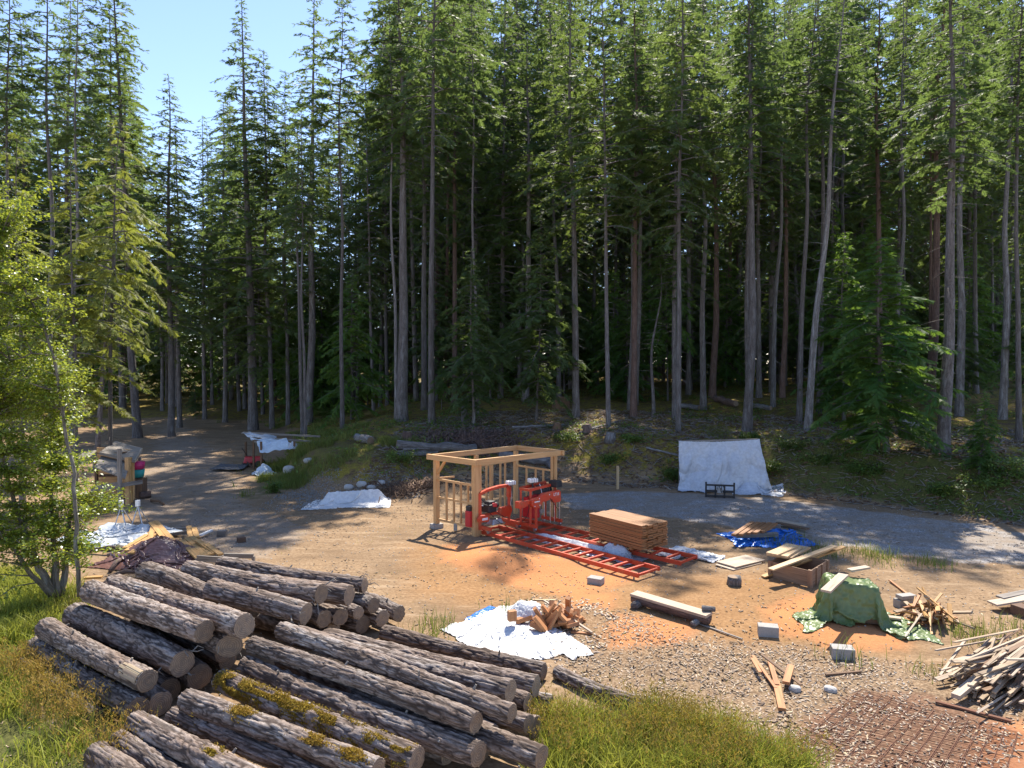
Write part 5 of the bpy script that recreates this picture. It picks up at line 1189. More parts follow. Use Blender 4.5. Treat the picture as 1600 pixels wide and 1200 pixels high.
rough_log(1520, 700, 1532, 640, .10, 'dead leaning stem above the low cedar at right', seed=7, h=.0, hb=1.6)
rough_log(800, 668, 884, 664, .06, 'thin dead branch lying on the slope left of the leaning trunk', seed=8)
rough_log(1010, 700, 1060, 712, .05, 'dead branch on the bank left of the hung tarp', seed=9); rough_log(905, 676, 968, 658, .06, 'thin fallen branch on the mossy slope', seed=10)
for k, (ax, ay, bx, by) in enumerate([(622,706,680,704),(620,709,684,707),(624,712,672,710),(630,703,688,701)]):
    a, b = hit(ax, ay, .1+.05*k), hit(bx, by, .1+.05*k); tag(MB().tube([a, b], .05, 8).build('grey_pole', M['pale_bark'], smooth=True), ['lowest left', 'second', 'nearest short', 'topmost'][k]+' grey pole in the small bundle on the mound', 'pole', 'poles bundled on the mound')
def stump(px, py, r, h, lab, mat='red_bark', seed=1):
    p = hit(px, py); e = empty('tree_stump', p, lab, 'stump', 'old stumps on the slope'); rg = random.Random(seed)
    MB().tube([p-Vector((0, 0, .2)), p+Vector((0, 0, .1)), p+Vector((rg.uniform(-.03, .03), 0, h*.6)), p+Vector((rg.uniform(-.05, .05), 0, h))], [r*1.5, r*1.15, r, r*.92], 15, True, .12).build('bark', M[mat], e, True)
    MB().tube([p+Vector((0, 0, h+.004)), p+Vector((0, 0, h+.012))], r*.8, 14).build('cut_end', M['log_end'], e)
stump(636, 692, .24, .5, 'dark stump on the mound beside the long grey fallen log', seed=1); stump(877, 640, .5, .8, 'big black rotten stump on the sunlit moss', 'brown_wood', 2)
stump(726, 663, .17, 1.0, 'narrow broken stump behind the timber frame', 'grey_bark', 3); stump(918, 676, .22, .4, 'low stump on the moss right of the leaning trunk', 'red_bark', 4)
stump(954, 686, .22, .3, 'flat pale stump near the top of the bank', 'pale_bark', 5); stump(870, 672, .2, .35, 'small dark stump left of the leaning trunk', 'brown_wood', 6)
def rock(px, py, s, lab, mat='stone', seed=1, name='boulder', group=None, cat='rock'):
    p = hit(px, py); me = bpy.data.meshes.new(name); import bmesh
    bm = bmesh.new(); bmesh.ops.create_icosphere(bm, subdivisions=4, radius=1); rs = seed*3.1
    co = np.array([v_.co[:] for v_ in bm.verts]); d = 1+.22*fbm(co[:,0]*1.3+rs, co[:,1]*1.3, co[:,2]*1.3)+.05*vn(co[:,0]*5+rs, co[:,1]*5, co[:,2]*5)
    co = co*d[:,None]; co = np.sign(co)*np.abs(co)**.85; co = co*np.array(s); 
    for v_, c_ in zip(bm.verts, co): v_.co = c_
    bm.to_mesh(me); bm.free(); me.materials.append(M[mat]); me.polygons.foreach_set('use_smooth', [True]*len(me.polygons))
    at = me.attributes.new('gc', 'FLOAT_VECTOR', 'POINT'); at.data.foreach_set('vector', co.astype(np.float32).ravel())
    o = bpy.data.objects.new(name, me); COL.objects.link(o); o.location = p+Vector((0, 0, s[2]*.45)); o.rotation_euler.z = rs; return tag(o, lab, cat, group)
rock(1421, 668, (.55, .4, .32), 'big rounded grey boulder left of the thickest light grey trunk')
rock(452, 738, (.28, .25, .2), 'single white rock on the gravel mound below the grass', 'pale_stone', 4, 'rock')
for k, (px, py, s, l) in enumerate([(482,722,.22,'pale rock above the gravel mound'),(545,764,.2,'rock left of centre above the mound tarp'),(565,760,.22,'rock directly above the mound tarp'),(580,764,.18,'small rock above the right end of the mound tarp'),(596,757,.17,'rock right of the other rocks above the mound tarp'),(1297,1082,.10,'fist sized grey stone right of the loose scraps'),(1242,1079,.10,'flat grey stone among the wood chips by the loose scraps')]): rock(px, py, (s, s*.8, s*.6), l, 'pale_stone', 5+k, 'rock', 'loose rocks')
# rebar mesh mats lying on the chips
def mesh_mat():
    q = [hit(1345, 1083), hit(1590, 1150), hit(1560, 1250), hit(1225, 1180)]
    for L_ in (0, 1):
        e = MB(); sh = Vector((.035*L_, .06*L_, .012*L_))
        for k in range(15):
            t = k/14
            for a, b in ((q[0].lerp(q[1], t), q[3].lerp(q[2], t)), (q[0].lerp(q[3], t), q[1].lerp(q[2], t))):
                P = [a.lerp(b, s/8)+sh for s in range(9)]; P = [Vector((p.x, p.y, G(p.x, p.y)+.010+.010*L_+.008*vn(p.x*3, p.y*3))) for p in P]; P = [Vector((p.x, p.y, float(p.z))) for p in P]; e.tube(P, .0042, 4, False)
        tag(e.build('steel_mesh', M['rust']), ['lower rusty reinforcing mesh lying on the chips at the bottom right', 'upper rusty reinforcing mesh lying crooked on the other mesh'][L_], 'steel mesh', 'rusty mesh mats')
mesh_mat()
# ------------------------------------------------------------------ ground cover (stuff nobody could count)
rg = rnd(0, 100)
def free(P, rad=.0):
    return P
PL = pts_in(GREENP[0], 4000, rg); PF = pts_in(GREENP[1], 4000, rg)
inview = lambda P: P[(P[:,1] > 6.2) & (np.abs(P[:,0]) < P[:,1]*.80+.6)]
def meadow(PP, n, hmax, seed, lab):
    rg = rnd(0, seed); P = inview(clumped(PP, n, .10, rg)); d = fbm(P[:,0]*1.4+seed, P[:,1]*1.4, 0, 3); P = P[rg.random(len(P)) < np.clip(.5+2.0*d, .08, 1)]
    d = fbm(P[:,0]*1.1+seed*3, P[:,1]*1.1, 5, 3); zz = .30+.70*sstep(-.15, .35, d); cut = rg.random(len(P)) < zz
    blades('tall_grass', P[cut], hmax*.35, hmax*1.1, .017, M['grass'], rg, .95, 3, label=lab+', tall blades'); blades('low_grass', P[~cut], .06, hmax*.4, .018, M['grass2'], rg, 1.1, 2, label=lab+', low blades')
meadow(PL, 46000, .46, 5, 'yellow green grass at the left foreground beside the logs'); meadow(PF, 46000, .56, 6, 'yellow green grass at the bottom centre in front of the chips')
def rushes(P, n, hm, lab, seed, r=.16):
    rg = rnd(0, seed); c = P[rg.integers(0, len(P), n)]; Q = c+rg.normal(0, r, (n, 2)); Q = inview(Q); zz = g(Q[:,0], Q[:,1])
    # seed heads: small tufts along the upper stalks
    k = 9; QQ = np.repeat(Q, k, 0)+rg.normal(0, .035, (len(Q)*k, 2)); Z = np.repeat(zz+rg.uniform(.5, 1, len(Q))*hm, k)+rg.uniform(-.12, .05, len(Q)*k)
    blades('seed_heads', QQ, .025, .07, .018, M['rush'], rg, 1.2, 1, label=lab, z=Z, cat='seed heads')
    blades('rush_stalks', np.repeat(Q, 2, 0)+rg.normal(0, .02, (len(Q)*2, 2)), hm*.6, hm*1.02, .007, M['dark_grass'], rg, .25, 3, label=lab.replace('seed heads', 'stalks'), cat='rushes')
CL = PL[rg.integers(0, len(PL), 26)]; CF = PF[rg.integers(0, len(PF), 60)]
CL = np.array([atz(80, 1110, 0).xy[:], atz(60, 1080, 0).xy[:], atz(110, 1140, 0).xy[:], atz(20, 1060, 0).xy[:], atz(180, 1190, 0).xy[:]])
rushes(CL, 900, .55, 'brown seed heads over the grass at the left foreground', 3, .25); rushes(CF, 1000, .66, 'brown seed heads over the grass at the bottom centre', 4, .2)
# mound and bank
pm = pts_in(GREENP[2], 3000, rg); pm = clumped(pm, 30000, .22, rg); pm = pm[fbm(pm[:,0]*.9, pm[:,1]*.9, 2, 3) > -.05+.3*rg.random(len(pm))]; blades('bank_grass', pm, .12, .5, .022, M['dark_grass'], rg, .6, 2, label='rough green grass on top of the gravel mound')
P = np.stack([rg.uniform(9.5, 24, 90000), rg.uniform(18, 36, 90000)], 1); t = bank_t(P[:,0], P[:,1]); k = (t > .3) & (t < 6.5) & (vn(P[:,0]*.8, P[:,1]*.8) > -.2+.25*rg.random(len(P))) & (rg.random(len(P)) < .4); blades('bank_grass', P[k], .08, .30, .022, M['dark_grass'], rg, .8, 2, label='short green grass on the bank at the right')
P = np.stack([rg.uniform(-26, -8, 60000), rg.uniform(34, 62, 60000)], 1); t = bank_t(P[:,0], P[:,1]); k = (t > -1) & (t < 12) & (vn(P[:,0]*.5, P[:,1]*.5, 3) > 0); blades('bank_grass', P[k][:16000], .12, .45, .035, M['dark_grass'], rg, .8, 2, label='grass under the trees behind the tarp shelter')
tf = [(1218,852,.5),(1240,846,.55),(1262,872,.5),(1300,868,.5),(1330,862,.4),(1355,868,.45),(1362,872,.5),(1378,880,.4),(1392,872,.4),(1444,880,.3),(1456,884,.3),(1472,888,.3),(1502,994,.45),(1535,1002,.55),(1548,992,.4),(1590,985,.4),(1452,1055,.3),(1316,1030,.3),(800,955,.3),(678,985,.35),(690,975,.3),(675,1000,.3),(655,1000,.3),(1275,858,.45),(1230,862,.4)]
Q = np.concatenate([np.array(hit(x, y).xy[:])[None]+rg.normal(0, .16+.16*s, (int(150*s), 2)) for x, y, s in tf]); blades('grass_tufts', Q, .10, .48, .014, M['dark_grass'], rg, .5, 2, label='scattered dark green grass tufts on the dirt right of the sawmills')
P = inview(np.stack([rg.uniform(-12, 14, 9000), rg.uniform(9, 26, 9000)], 1)); P = P[(vn(P[:,0]*.9, P[:,1]*.9, 9) > .35)]; blades('weeds', clumped(P, 2600, .06, rg), .03, .10, .012, M['grass'], rg, 1, 1, label='tiny sparse weeds in the dirt')
# wood chips, gravel, twigs
def wchips(n, polys, L, W, T, mat, lab, seed, name='wood_chips', cat='wood chips', tilt=.3, up=.01):
    rg = rnd(0, seed); P = np.concatenate([pts_in(p, n//len(polys), rg) for p in polys]); P = P[fbm(P[:,0]*1.3+seed, P[:,1]*1.3, seed, 3)*1.6+.55 > rg.random(len(P))]; return flakes(name, inview(P), L, W, T, M[mat], rg, lab, cat, up, tilt)
wchips(3000, [CHIP[0]], (.02, .13), (.008, .035), (.002, .006), 'slab_wood', 'weathered wood chips strewn over the foreground dirt', 1)
wchips(6500, [CHIP[0]], (.012, .075), (.008, .028), (.002, .005), 'pale_board', 'bleached chips among the darker ones', 2, 'bark_chips', 'bark chips')
wchips(900, [CHIP[2]], (.03, .12), (.012, .05), (.003, .012), 'pale_board', 'pale chips round the firewood heap', 3)
rg = rnd(0, 55); P = inview(np.stack([rg.uniform(-11, 16, 16000), rg.uniform(8, 27, 16000)], 1)); P = P[np.abs(bank_t(P[:,0], P[:,1])+30) > 0]; k = vn(P[:,0]*.7, P[:,1]*.7, 5)+rg.uniform(-.6, .6, len(P)) > .25
flakes('loose_bits', P[k], (.02, .10), (.008, .03), (.003, .012), M['slab_wood'], rg, 'bark bits and slivers scattered over the bare dirt', 'debris', .01, .3)
flakes('pebbles', P[~k][:2200], (.01, .035), (.01, .03), (.008, .02), M['pale_stone'], rg, 'small pale pebbles scattered over the bare dirt', 'pebbles', .005, .5)
wchips(2600, ROAD, (.015, .045), (.015, .04), (.01, .02), 'stone', 'loose stones on the gravel road', 6, 'road_gravel', 'gravel', .6, .006)
wchips(2200, [CHIP[1]], (.02, .08), (.02, .06), (.015, .04), 'stone', 'stones covering the gravel mound', 7, 'mound_stones', 'stones', .6, .01)
P = np.stack([rg.uniform(-6, 24, 30000), rg.uniform(20, 44, 30000)], 1); t = bank_t(P[:,0], P[:,1]); P = P[(t > -.3) & (t < 13)]
flakes('forest_litter', P[:9000], (.10, .6), (.012, .035), (.008, .02), M['grey_wood'], rg, 'dead twigs littering the bank and slope', 'litter', .03, .25)
flakes('bark_litter', P[9000:15000], (.06, .25), (.03, .09), (.01, .03), M['brown_wood'], rg, 'brown bark scraps on the bank and slope', 'litter', .02, .4)
c = hit(740, 690); P = np.stack([rg.normal(c.x, 1.2, 1500), rg.normal(c.y+.3, .7, 1500)], 1); flakes('slash_heap', P, (.1, .6), (.02, .06), (.01, .04), M['red_bark'], rg, 'heap of reddish bark and dead branches behind the timber frame', 'slash heap', .10, .6)
c = hit(640, 766); P = np.stack([rg.normal(c.x, .7, 900), rg.normal(c.y+.3, .5, 900)], 1); flakes('slash_heap', P, (.1, .5), (.015, .04), (.01, .03), M['brown_wood'], rg, 'brown brush heap left of the timber frame', 'slash heap', .06, .6)
# broad leaved undergrowth
def leaves(C, n, sig, size, rg, flat=.6):
    """diamond leaves round centres C (k,3)"""
    c = C[rg.integers(0, len(C), n)]+rg.normal(0, 1, (n, 3))*np.array(sig); a = rg.uniform(0, 6.28, n); el = rg.normal(-.15, .45, n)
    d = np.stack([np.cos(a)*np.cos(el), np.sin(a)*np.cos(el), np.sin(el)], 1); up = np.stack([rg.normal(0, flat, n), rg.normal(0, flat, n), np.ones(n)], 1)
    s = np.cross(up, d); s /= np.linalg.norm(s, axis=1, keepdims=True); nn = np.cross(d, s); L = rg.uniform(*size, n)[:,None]
    V = np.stack([c, c+d*L*.5+s*L*.30+nn*L*.08, c+d*L, c+d*L*.5-s*L*.30+nn*L*.08], 1).reshape(-1, 3); return V
def leaf_obj(name, V, mat, parent=None, o0=(0, 0, 0)): return quick(name, V-np.array(o0), np.arange(len(V)).reshape(-1, 4), mat, parent)
P = np.stack([rg.uniform(-24, 26, 5200), rg.uniform(22, 62, 5200)], 1); t = bank_t(P[:,0], P[:,1]); P = P[(t > .5) & (vn(P[:,0]*.35, P[:,1]*.35, 4) > .05)][:1150]
C = np.stack([P[:,0], P[:,1], g(P[:,0], P[:,1])+.12], 1); tag(leaf_obj('undergrowth', leaves(C, 26000, (.24, .24, .10), (.07, .17), rg), M['shrub_leaves']), 'low leafy salal and fern undergrowth on the forest floor', 'undergrowth', kind='stuff')
for k, (px, py, w_, h_, lab) in enumerate([(1052,752,.45,.45,'yellow green bush at the left side of the hung tarp'),(1208,745,.4,.6,'green bush just right of the hung tarp'),(1175,690,.6,.3,'low bush on the bank above the right corner of the hung tarp'),(1235,700,.7,.3,'leafy patch right of the hung tarp top'),(890,688,.9,.3,'dark green low bushes right behind the timber frame'),(985,690,.6,.25,'low green bush above the wooden stake'),(572,625,.9,.6,'light green shrub in the sun left of the thickest trunk'),(500,650,.8,.7,'green shrub behind the mound'),(1350,738,.7,.25,'low fern patch in the middle of the right bank'),(1290,725,.8,.25,'green patch on the right bank'),(1478,775,.5,.3,'bright weed at the foot of the right bank'),(1590,745,.9,.6,'shrub at the right edge under the low cedar'),(955,725,.4,.3,'small bush above the far side of the road'),(430,770,.25,.35,'thin weed on the left end of the gravel mound'),(1540,760,.6,.25,'ferns below the low cedar'),(625,722,.7,.35,'green bush at the right end of the mound grass'),(845,612,1.0,.7,'pale leafy shrub among the back trunks in the sun'),(1130,590,1.0,.8,'sunlit shrub deep between the trunks behind the tarp')]):
    p = hit(px, py); C = np.stack([rg.normal(0, w_*.45, 26), rg.normal(0, w_*.4, 26), rg.uniform(.05, h_, 26)], 1)
    e = empty('bush', p, lab, 'bush', 'bushes on the bank and forest floor'); m = MB()
    for c in C[:14]: m.tube([(0, 0, -.05), (c[0]*.4, c[1]*.4, c[2]*.6), tuple(c)], [.012, .008, .004], 4, False)
    o = m.build('stems', M['brown_wood'], None, origin=(0, 0, 0)); o.parent = e; o.location = (0, 0, 0)
    leaf_obj('foliage', leaves(C, int(900*w_+500), (.13, .13, .09), (.06, .13), rg), M['shrub_leaves'], e)

# ------------------------------------------------------------------ leafy tree, left foreground
def leafy(stems, canopy, nleaf, label, seed, name='leafy_tree', lsz=(.05, .095), mat='broad_leaves', bark='alder_bark', nb=90):
    """stems: lists of (px, py, Y, radius); canopy: (px, py, Y, sx, sz) blobs that branches grow into"""
    rg = np.random.default_rng(seed); p0 = aty(*stems[0][0][:3]); b = Vector((p0.x, p0.y, G(p0.x, p0.y))); e = empty(name, b, label, 'tree'); m = MB(); nodes = []
    for st in stems:
        P = [aty(a, c, Y) for a, c, Y, r in st]; R = [r for *_, r in st]
        Q, RR = [], []
        for i in range(len(P)-1):
            for t in (0, .33, .66): Q.append(P[i].lerp(P[i+1], t)+Vector(rg.normal(0, .015, 3))*(1 if t else 0)); RR.append(R[i]*(1-t)+R[i+1]*t)
        Q.append(P[-1]); RR.append(R[-1]); m.tube(Q, RR, 9); nodes += [q for q in Q[2:]]
    m.build('trunk', M[bark], e, True)
    lm, C = MB(), []
    ND = np.array([n_[:] for n_ in nodes])
    for (px, py, Y, sx, sz, wt) in canopy:
        for k in range(int(nb*wt)):
            c = aty(px, py, Y); tip = np.array(c[:])+rg.normal(0, 1, 3)*np.array([sx, sx*.8, sz])
            if tip[2] < G(tip[0], tip[1])+.12: continue
            d = np.linalg.norm((ND-tip)*np.array([1, 1, 1.5])+np.array([0, 0, .0]), axis=1)+np.where(ND[:,2] > tip[2]+.1, 1.0, 0); s = ND[np.argmin(d)]
            mid = (s+tip)/2+np.array([0, 0, .12*np.linalg.norm(tip-s)]); L = np.linalg.norm(tip-s)
            lm.tube([tuple(s), tuple(mid), tuple(tip)], [.012+.006*L, .008, .004], 4, False)
            for t in np.linspace(.35, 1.12, max(3, int(L/.14))):
                q = s*(1-t)**2+2*mid*t*(1-t)+tip*t*t if t <= 1 else tip+(tip-mid)*(t-1); C.append(q)
    C = np.array(C); o = lm.build('branches', M[bark], e, True)
    V = leaves(C, nleaf, (.075, .075, .055), lsz, rg); leaf_obj('foliage', V, M[mat], e, b[:])
leafy([[(82,932,15.6,.10),(72,905,15.6,.085),(58,880,15.5,.07),(35,820,15.4,.05),(10,740,15.2,.035),(-10,650,15,.02)],
       [(88,932,15.7,.10),(86,900,15.7,.08),(84,860,15.8,.06),(80,790,16,.04),(88,700,16.2,.025),(95,640,16.3,.015)],
       [(96,930,15.9,.09),(102,895,16,.07),(104,850,16.1,.05),(112,790,16.3,.035),(115,760,16.5,.02)],
       [(80,930,15.4,.07),(50,900,15.1,.05),(15,850,14.8,.035),(-30,800,14.6,.02)]],
      [(40,840,15.2,.55,.40,1.2),(75,800,15.8,.5,.45,1.1),(15,740,15,.55,.5,1.0),(75,720,16,.42,.45,1),(45,650,15.6,.5,.4,.8),(-20,660,15,.6,.6,.8),(150,778,16.6,.28,.12,.16),(180,788,17,.26,.07,.09),(80,690,16.2,.3,.3,.4),(25,580,15.4,.55,.4,.7),(100,850,16,.32,.25,.5),(-10,800,14.8,.5,.6,.8)],
      38000, 'bushy bright green leafy tree with several stems at the left foreground', 5)
leafy([[(124,932,14.6,.045),(119,870,14.6,.042),(118,800,14.7,.04),(117,740,14.8,.038),(104,690,14.9,.034),(98,640,15,.032),(84,560,15.1,.028),(60,490,15.2,.024),(28,430,15.3,.02),(0,372,15.4,.014)],
       [(80,555,15.1,.016),(50,552,15.0,.014),(0,568,14.9,.010)]],
      [(50,520,15.2,.5,.45,.5),(25,440,15.3,.4,.4,.4),(75,600,15.2,.4,.4,.5),(0,380,15.3,.5,.5,.5),(130,860,14.8,.25,.2,.15),(5,340,15.6,.4,.4,.3),(-10,500,15,.6,.6,.6)],
      17000, 'slender crooked alder stem crossing in front of the bushy leafy tree', 6)
# ------------------------------------------------------------------ conifers
def twig_template(kind, rg):
    """flat spray of needle triangles along +X, unit length"""
    V = []
    def tri(a, b, c): V.extend([a, b, c])
    if kind == 'fir':
        for k in range(9):
            t = .06+.9*k/9
            for s in (-1, 1):
                L = .50*(1-t*.6)*rg.uniform(.8, 1.2); an = s*rg.uniform(.6, 1.0); ex, ey = t+L*math.cos(an), L*math.sin(an); z = rg.uniform(-.10, .10)
                w_ = .080; tri((t-w_, 0, 0), (t+w_, 0, .01), (ex, ey, z-.08*L))
        tri((0, -.02, 0), (0, .02, 0), (1, 0, -.04)); tri((.5, 0, .03), (.6, .05, .02), (1.1, .02, 0))
    elif kind == 'cedar':
        for k in range(9):
            t = .05+.9*k/9
            for s in (-1, 1):
                L = .5*(1-t*.6)*rg.uniform(.8, 1.2); an = s*rg.uniform(.5, .9); ex, ey = t+L*math.cos(an), L*math.sin(an)
                w_ = .07; tri((t-w_, 0, 0), (t+w_, 0, 0), (ex, ey, -.22*L-.05))
        tri((0, -.03, 0), (0, .03, 0), (1.05, 0, -.12))
    return np.array(V, float)
def crown_arrays(rg, H, z0, R, nb, kind='fir', twl=.62, tw_n=13, droop=.25, prof=None, gap=0.0, inner=.12, tri_cap=None):
    """foliage triangles (V) and limb data for a crown between z0 and H"""
    tmpl = [twig_template(kind, rg) for _ in range(4)]
    Vs = []; limbs = []
    az = rg.uniform(0, 6.28)
    for i in range(nb):
        u = (i+rg.uniform(0, 1))/nb; zb = z0+(H-z0)*u**.92
        if gap and vn(zb*.35, az*.8, nb) > 1-gap*1.6 and u < .8: az += 2.4; continue
        az += 2.39996+rg.uniform(-.5, .5)
        pr = prof(u) if prof else (min(1, .55+u*2.2) if u < .22 else ((1-u)/.78)**.8)
        L = max(.25, R*pr*rg.uniform(.42, 1.22)); rise = rg.uniform(-.25, .35)+.35*u
        d = np.array([math.cos(az), math.sin(az), 0.0]); side = np.array([-d[1], d[0], 0.0])
        ts = np.linspace(0, 1, 6); P = np.stack([d[0]*L*ts, d[1]*L*ts, zb+L*(rise*ts-droop*1.6*ts**2)], 1)+side*(rg.uniform(-.12, .12)*L*ts**2)[:,None]
        limbs.append((P, .014+.011*L))
        nt_ = max(3, int(tw_n*L/R+3))
        for k in range(nt_):
            t = inner+(1-inner)*(k+rg.uniform(0, 1))/nt_ if k else 1.0
            j = min(4, int(t*5)); f = t*5-j; p = P[j]*(1-f)+P[j+1]*f; tg = P[j+1]-P[j]; tg /= np.linalg.norm(tg)
            s = (1 if k % 2 else -1)*(0 if k == 0 else 1)
            ang = s*rg.uniform(.5, 1.15); sl = twl*rg.uniform(.6, 1.25)*(.55+.45*(1-t))*min(1.2, .45+L/R*.8)
            dx = tg*math.cos(ang)+side*math.sin(ang); dx[2] -= rg.uniform(-.3, droop*2.2); dx /= np.linalg.norm(dx)
            up = np.array([rg.uniform(-.8, .8), rg.uniform(-.8, .8), 1.0]); dy = np.cross(up, dx); dy /= np.linalg.norm(dy); dz = np.cross(dx, dy)
            Vs.append(tmpl[rg.integers(0, 4)]@(np.stack([dx, dy, dz])*sl)+p)
    return np.concatenate(Vs), limbs
def limb_mesh(limbs, H):
    V, F, n = [], [], 0
    for P, r in limbs:
        m = len(P)
        for i in range(m):
            rr = r*(1-i/(m-1)*.85)
            V += [P[i]+np.array([0, 0, rr]), P[i]+np.array([rr, -rr*.6, -rr*.5]), P[i]+np.array([-rr, rr*.6, -rr*.5])]
        for i in range(m-1):
            for k in range(3): F.append((n+i*3+k, n+i*3+(k+1) % 3, n+(i+1)*3+(k+1) % 3, n+(i+1)*3+k))
        n += 3*m
    return np.array(V), np.array(F)
def trunk_arrays(rg, H, r, sides=12, wob=.08, flare=1.35, dead=0, dz=(1.5, 12), dl=(.4, 1.6)):
    m = 34; zz = np.linspace(-.35, H, m); 
    rad = r*(1-np.clip(zz/H, 0, 1)**1.1*.93)*(1+(flare-1)*np.exp(-np.clip(zz, 0, 99)/.5))
    ox, oy = wob*vn(zz*.18, rg.uniform(0, 99)), wob*vn(zz*.18, rg.uniform(0, 99)+7)
    ox = ox-np.interp(0, zz, ox); oy = oy-np.interp(0, zz, oy)
    th = np.linspace(0, 2*np.pi, sides, endpoint=False); A, T = np.meshgrid(zz, th, indexing='ij')
    rr = rad[:,None]*(1+.07*vn(A*1.1, np.cos(T)*2, np.sin(T)*2)+.10*np.exp(-np.clip(A, 0, 9)/.4)*np.cos(T*4+1))
    V = np.stack([np.cos(T)*rr+ox[:,None], np.sin(T)*rr+oy[:,None], A], -1).reshape(-1, 3)
    gc = np.stack([A, np.cos(T)*r+3, np.sin(T)*r], -1).reshape(-1, 3)
    idx = np.arange(m*sides).reshape(m, sides); nx = np.roll(idx, -1, 1)
    F = np.stack([idx[:-1], nx[:-1], nx[1:], idx[1:]], -1).reshape(-1, 4)
    if dead:
        limbs = []
        for k in range(dead):
            z = rg.uniform(*dz); a = rg.uniform(0, 6.28); L = rg.uniform(*dl)*(.5+.5*(z-dz[0])/(dz[1]-dz[0])); t = np.linspace(0, 1, 4); i = np.interp(z, zz, ox); j = np.interp(z, zz, oy)
            dr = rg.uniform(-.45, .25); cv = rg.uniform(-.3, .3)
            limbs.append((np.stack([i+np.cos(a+cv*t)*L*t, j+np.sin(a+cv*t)*L*t, z+L*(dr*t-.25*t*t)], 1), rg.uniform(.010, .022)))
            if rg.random() < .5:
                q = limbs[-1][0][2]; a2 = a+rg.choice([-.7, .7]); limbs.append((np.stack([q[0]+np.cos(a2)*L*.4*t, q[1]+np.sin(a2)*L*.4*t, q[2]-L*.12*t], 1), .008))
        lv, lf = limb_mesh(limbs, H); F = np.concatenate([F, lf+len(V)]); V = np.concatenate([V, lv]); gc = np.concatenate([gc, lv*.3])
    return V, F, gc, (zz, ox, oy)
def conifer(name, H, r, seed, z0f, R, nb, leaf='fir_needles', bark='grey_bark', kind='fir', dead=14, twl=.62, tw_n=13, droop=.25, prof=None, gap=0.0, wob=.15, label=None, cat='tree', group=None, inner=.12, dzr=None, dl=(.4, 1.6)):
    rg = np.random.default_rng(seed)
    V, F, gc, (zz, ox, oy) = trunk_arrays(rg, H, r, dead=dead, dz=dzr or (1.5, max(2.5, H*z0f+2)), wob=wob, dl=dl)
    e = empty(name, (0, 0, 0), label, cat, group)
    quick('trunk', V, F, M[bark], e, True, attrs={'gc': gc})
    C, limbs = crown_arrays(rg, H, H*z0f, R, nb, kind, twl, tw_n, droop, prof, gap, inner)
    def sh(P): P = P.copy(); P[:,0] += np.interp(P[:,2], zz, ox); P[:,1] += np.interp(P[:,2], zz, oy); return P
    C = sh(C); lv, lf = limb_mesh([(sh(P), r_) for P, r_ in limbs], H); lf = np.concatenate([lf[:,:3], lf[:,[0,2,3]]])
    cr = quick('crown', np.concatenate([C, lv]), np.concatenate([np.arange(len(C)).reshape(-1, 3), lf+len(C)]), M[leaf], e); cr.data.materials.append(M[bark])
    mi = np.zeros(len(C)//3+len(lf), np.int32); mi[len(C)//3:] = 1; cr.data.polygons.foreach_set('material_index', mi)
    return e
def copy_tree(o, parent=None):
    c = o.copy(); COL.objects.link(c); c.parent = parent
    for ch in o.children: copy_tree(ch, c)
    return c
def place(o, loc, rz=0, s=1.0, sz=None, lean=(0, 0), tr=None, label=None, group=None):
    o.location = loc; o.rotation_euler = (lean[1], lean[0], rz) if 0 else (0, 0, 0)
    R = Matrix.Rotation(lean[0], 4, 'Y') @ Matrix.Rotation(-lean[1], 4, 'X') @ Matrix.Rotation(rz, 4, 'Z'); o.rotation_euler = R.to_euler()
    o.scale = (s, s, sz or s)
    if tr:
        for ch in o.children:
            if ch.name.startswith('trunk'): ch.scale = (tr/s, tr/s, 1)
    if label: o['label'] = label
    if group: o['group'] = group
    return o
slim = lambda u: (min(1, .5+u*3) if u < .18 else ((1-u)/.82)**.7)
protos = {}
def P_(k, **kw): protos[k] = [conifer('conifer_tree', **kw), False]
# tall firs with long bare trunks
P_('tall0', H=25, r=.20, seed=1, z0f=.50, R=2.9, nb=115, dead=46, gap=.2, tw_n=19, twl=0.59)
P_('tall1', H=25, r=.20, seed=2, z0f=.36, R=3.0, nb=130, dead=50, leaf='bluish_needles', gap=.15, tw_n=19, twl=0.59)
P_('tall2', H=25, r=.20, seed=3, z0f=.58, R=2.6, nb=99, dead=70, gap=.25, wob=.3, tw_n=18, twl=0.59)
P_('tall3', H=25, r=.20, seed=4, z0f=.28, R=3.3, nb=127, dead=30, leaf='bluish_needles', gap=.15, tw_n=20, twl=0.63)
P_('red0', H=25, r=.20, seed=5, z0f=.44, R=3.0, nb=115, dead=50, bark='red_bark', gap=.2, tw_n=18, twl=0.59)
P_('pale0', H=25, r=.20, seed=6, z0f=.62, R=2.3, nb=68, dead=55, bark='pale_bark', gap=.3, wob=.35, tw_n=16, twl=0.55)
# full crowned firs
P_('full0', H=25, r=.24, seed=11, z0f=.14, R=3.8, nb=207, dead=10, gap=.08, tw_n=22, twl=0.70)
P_('full1', H=25, r=.24, seed=12, z0f=.22, R=3.9, nb=190, dead=14, leaf='bluish_needles', gap=.1, tw_n=22, twl=0.70)
P_('full2', H=25, r=.24, seed=13, z0f=.08, R=3.4, nb=214, dead=8, leaf='fir_needles', gap=.08, tw_n=20, twl=0.67)
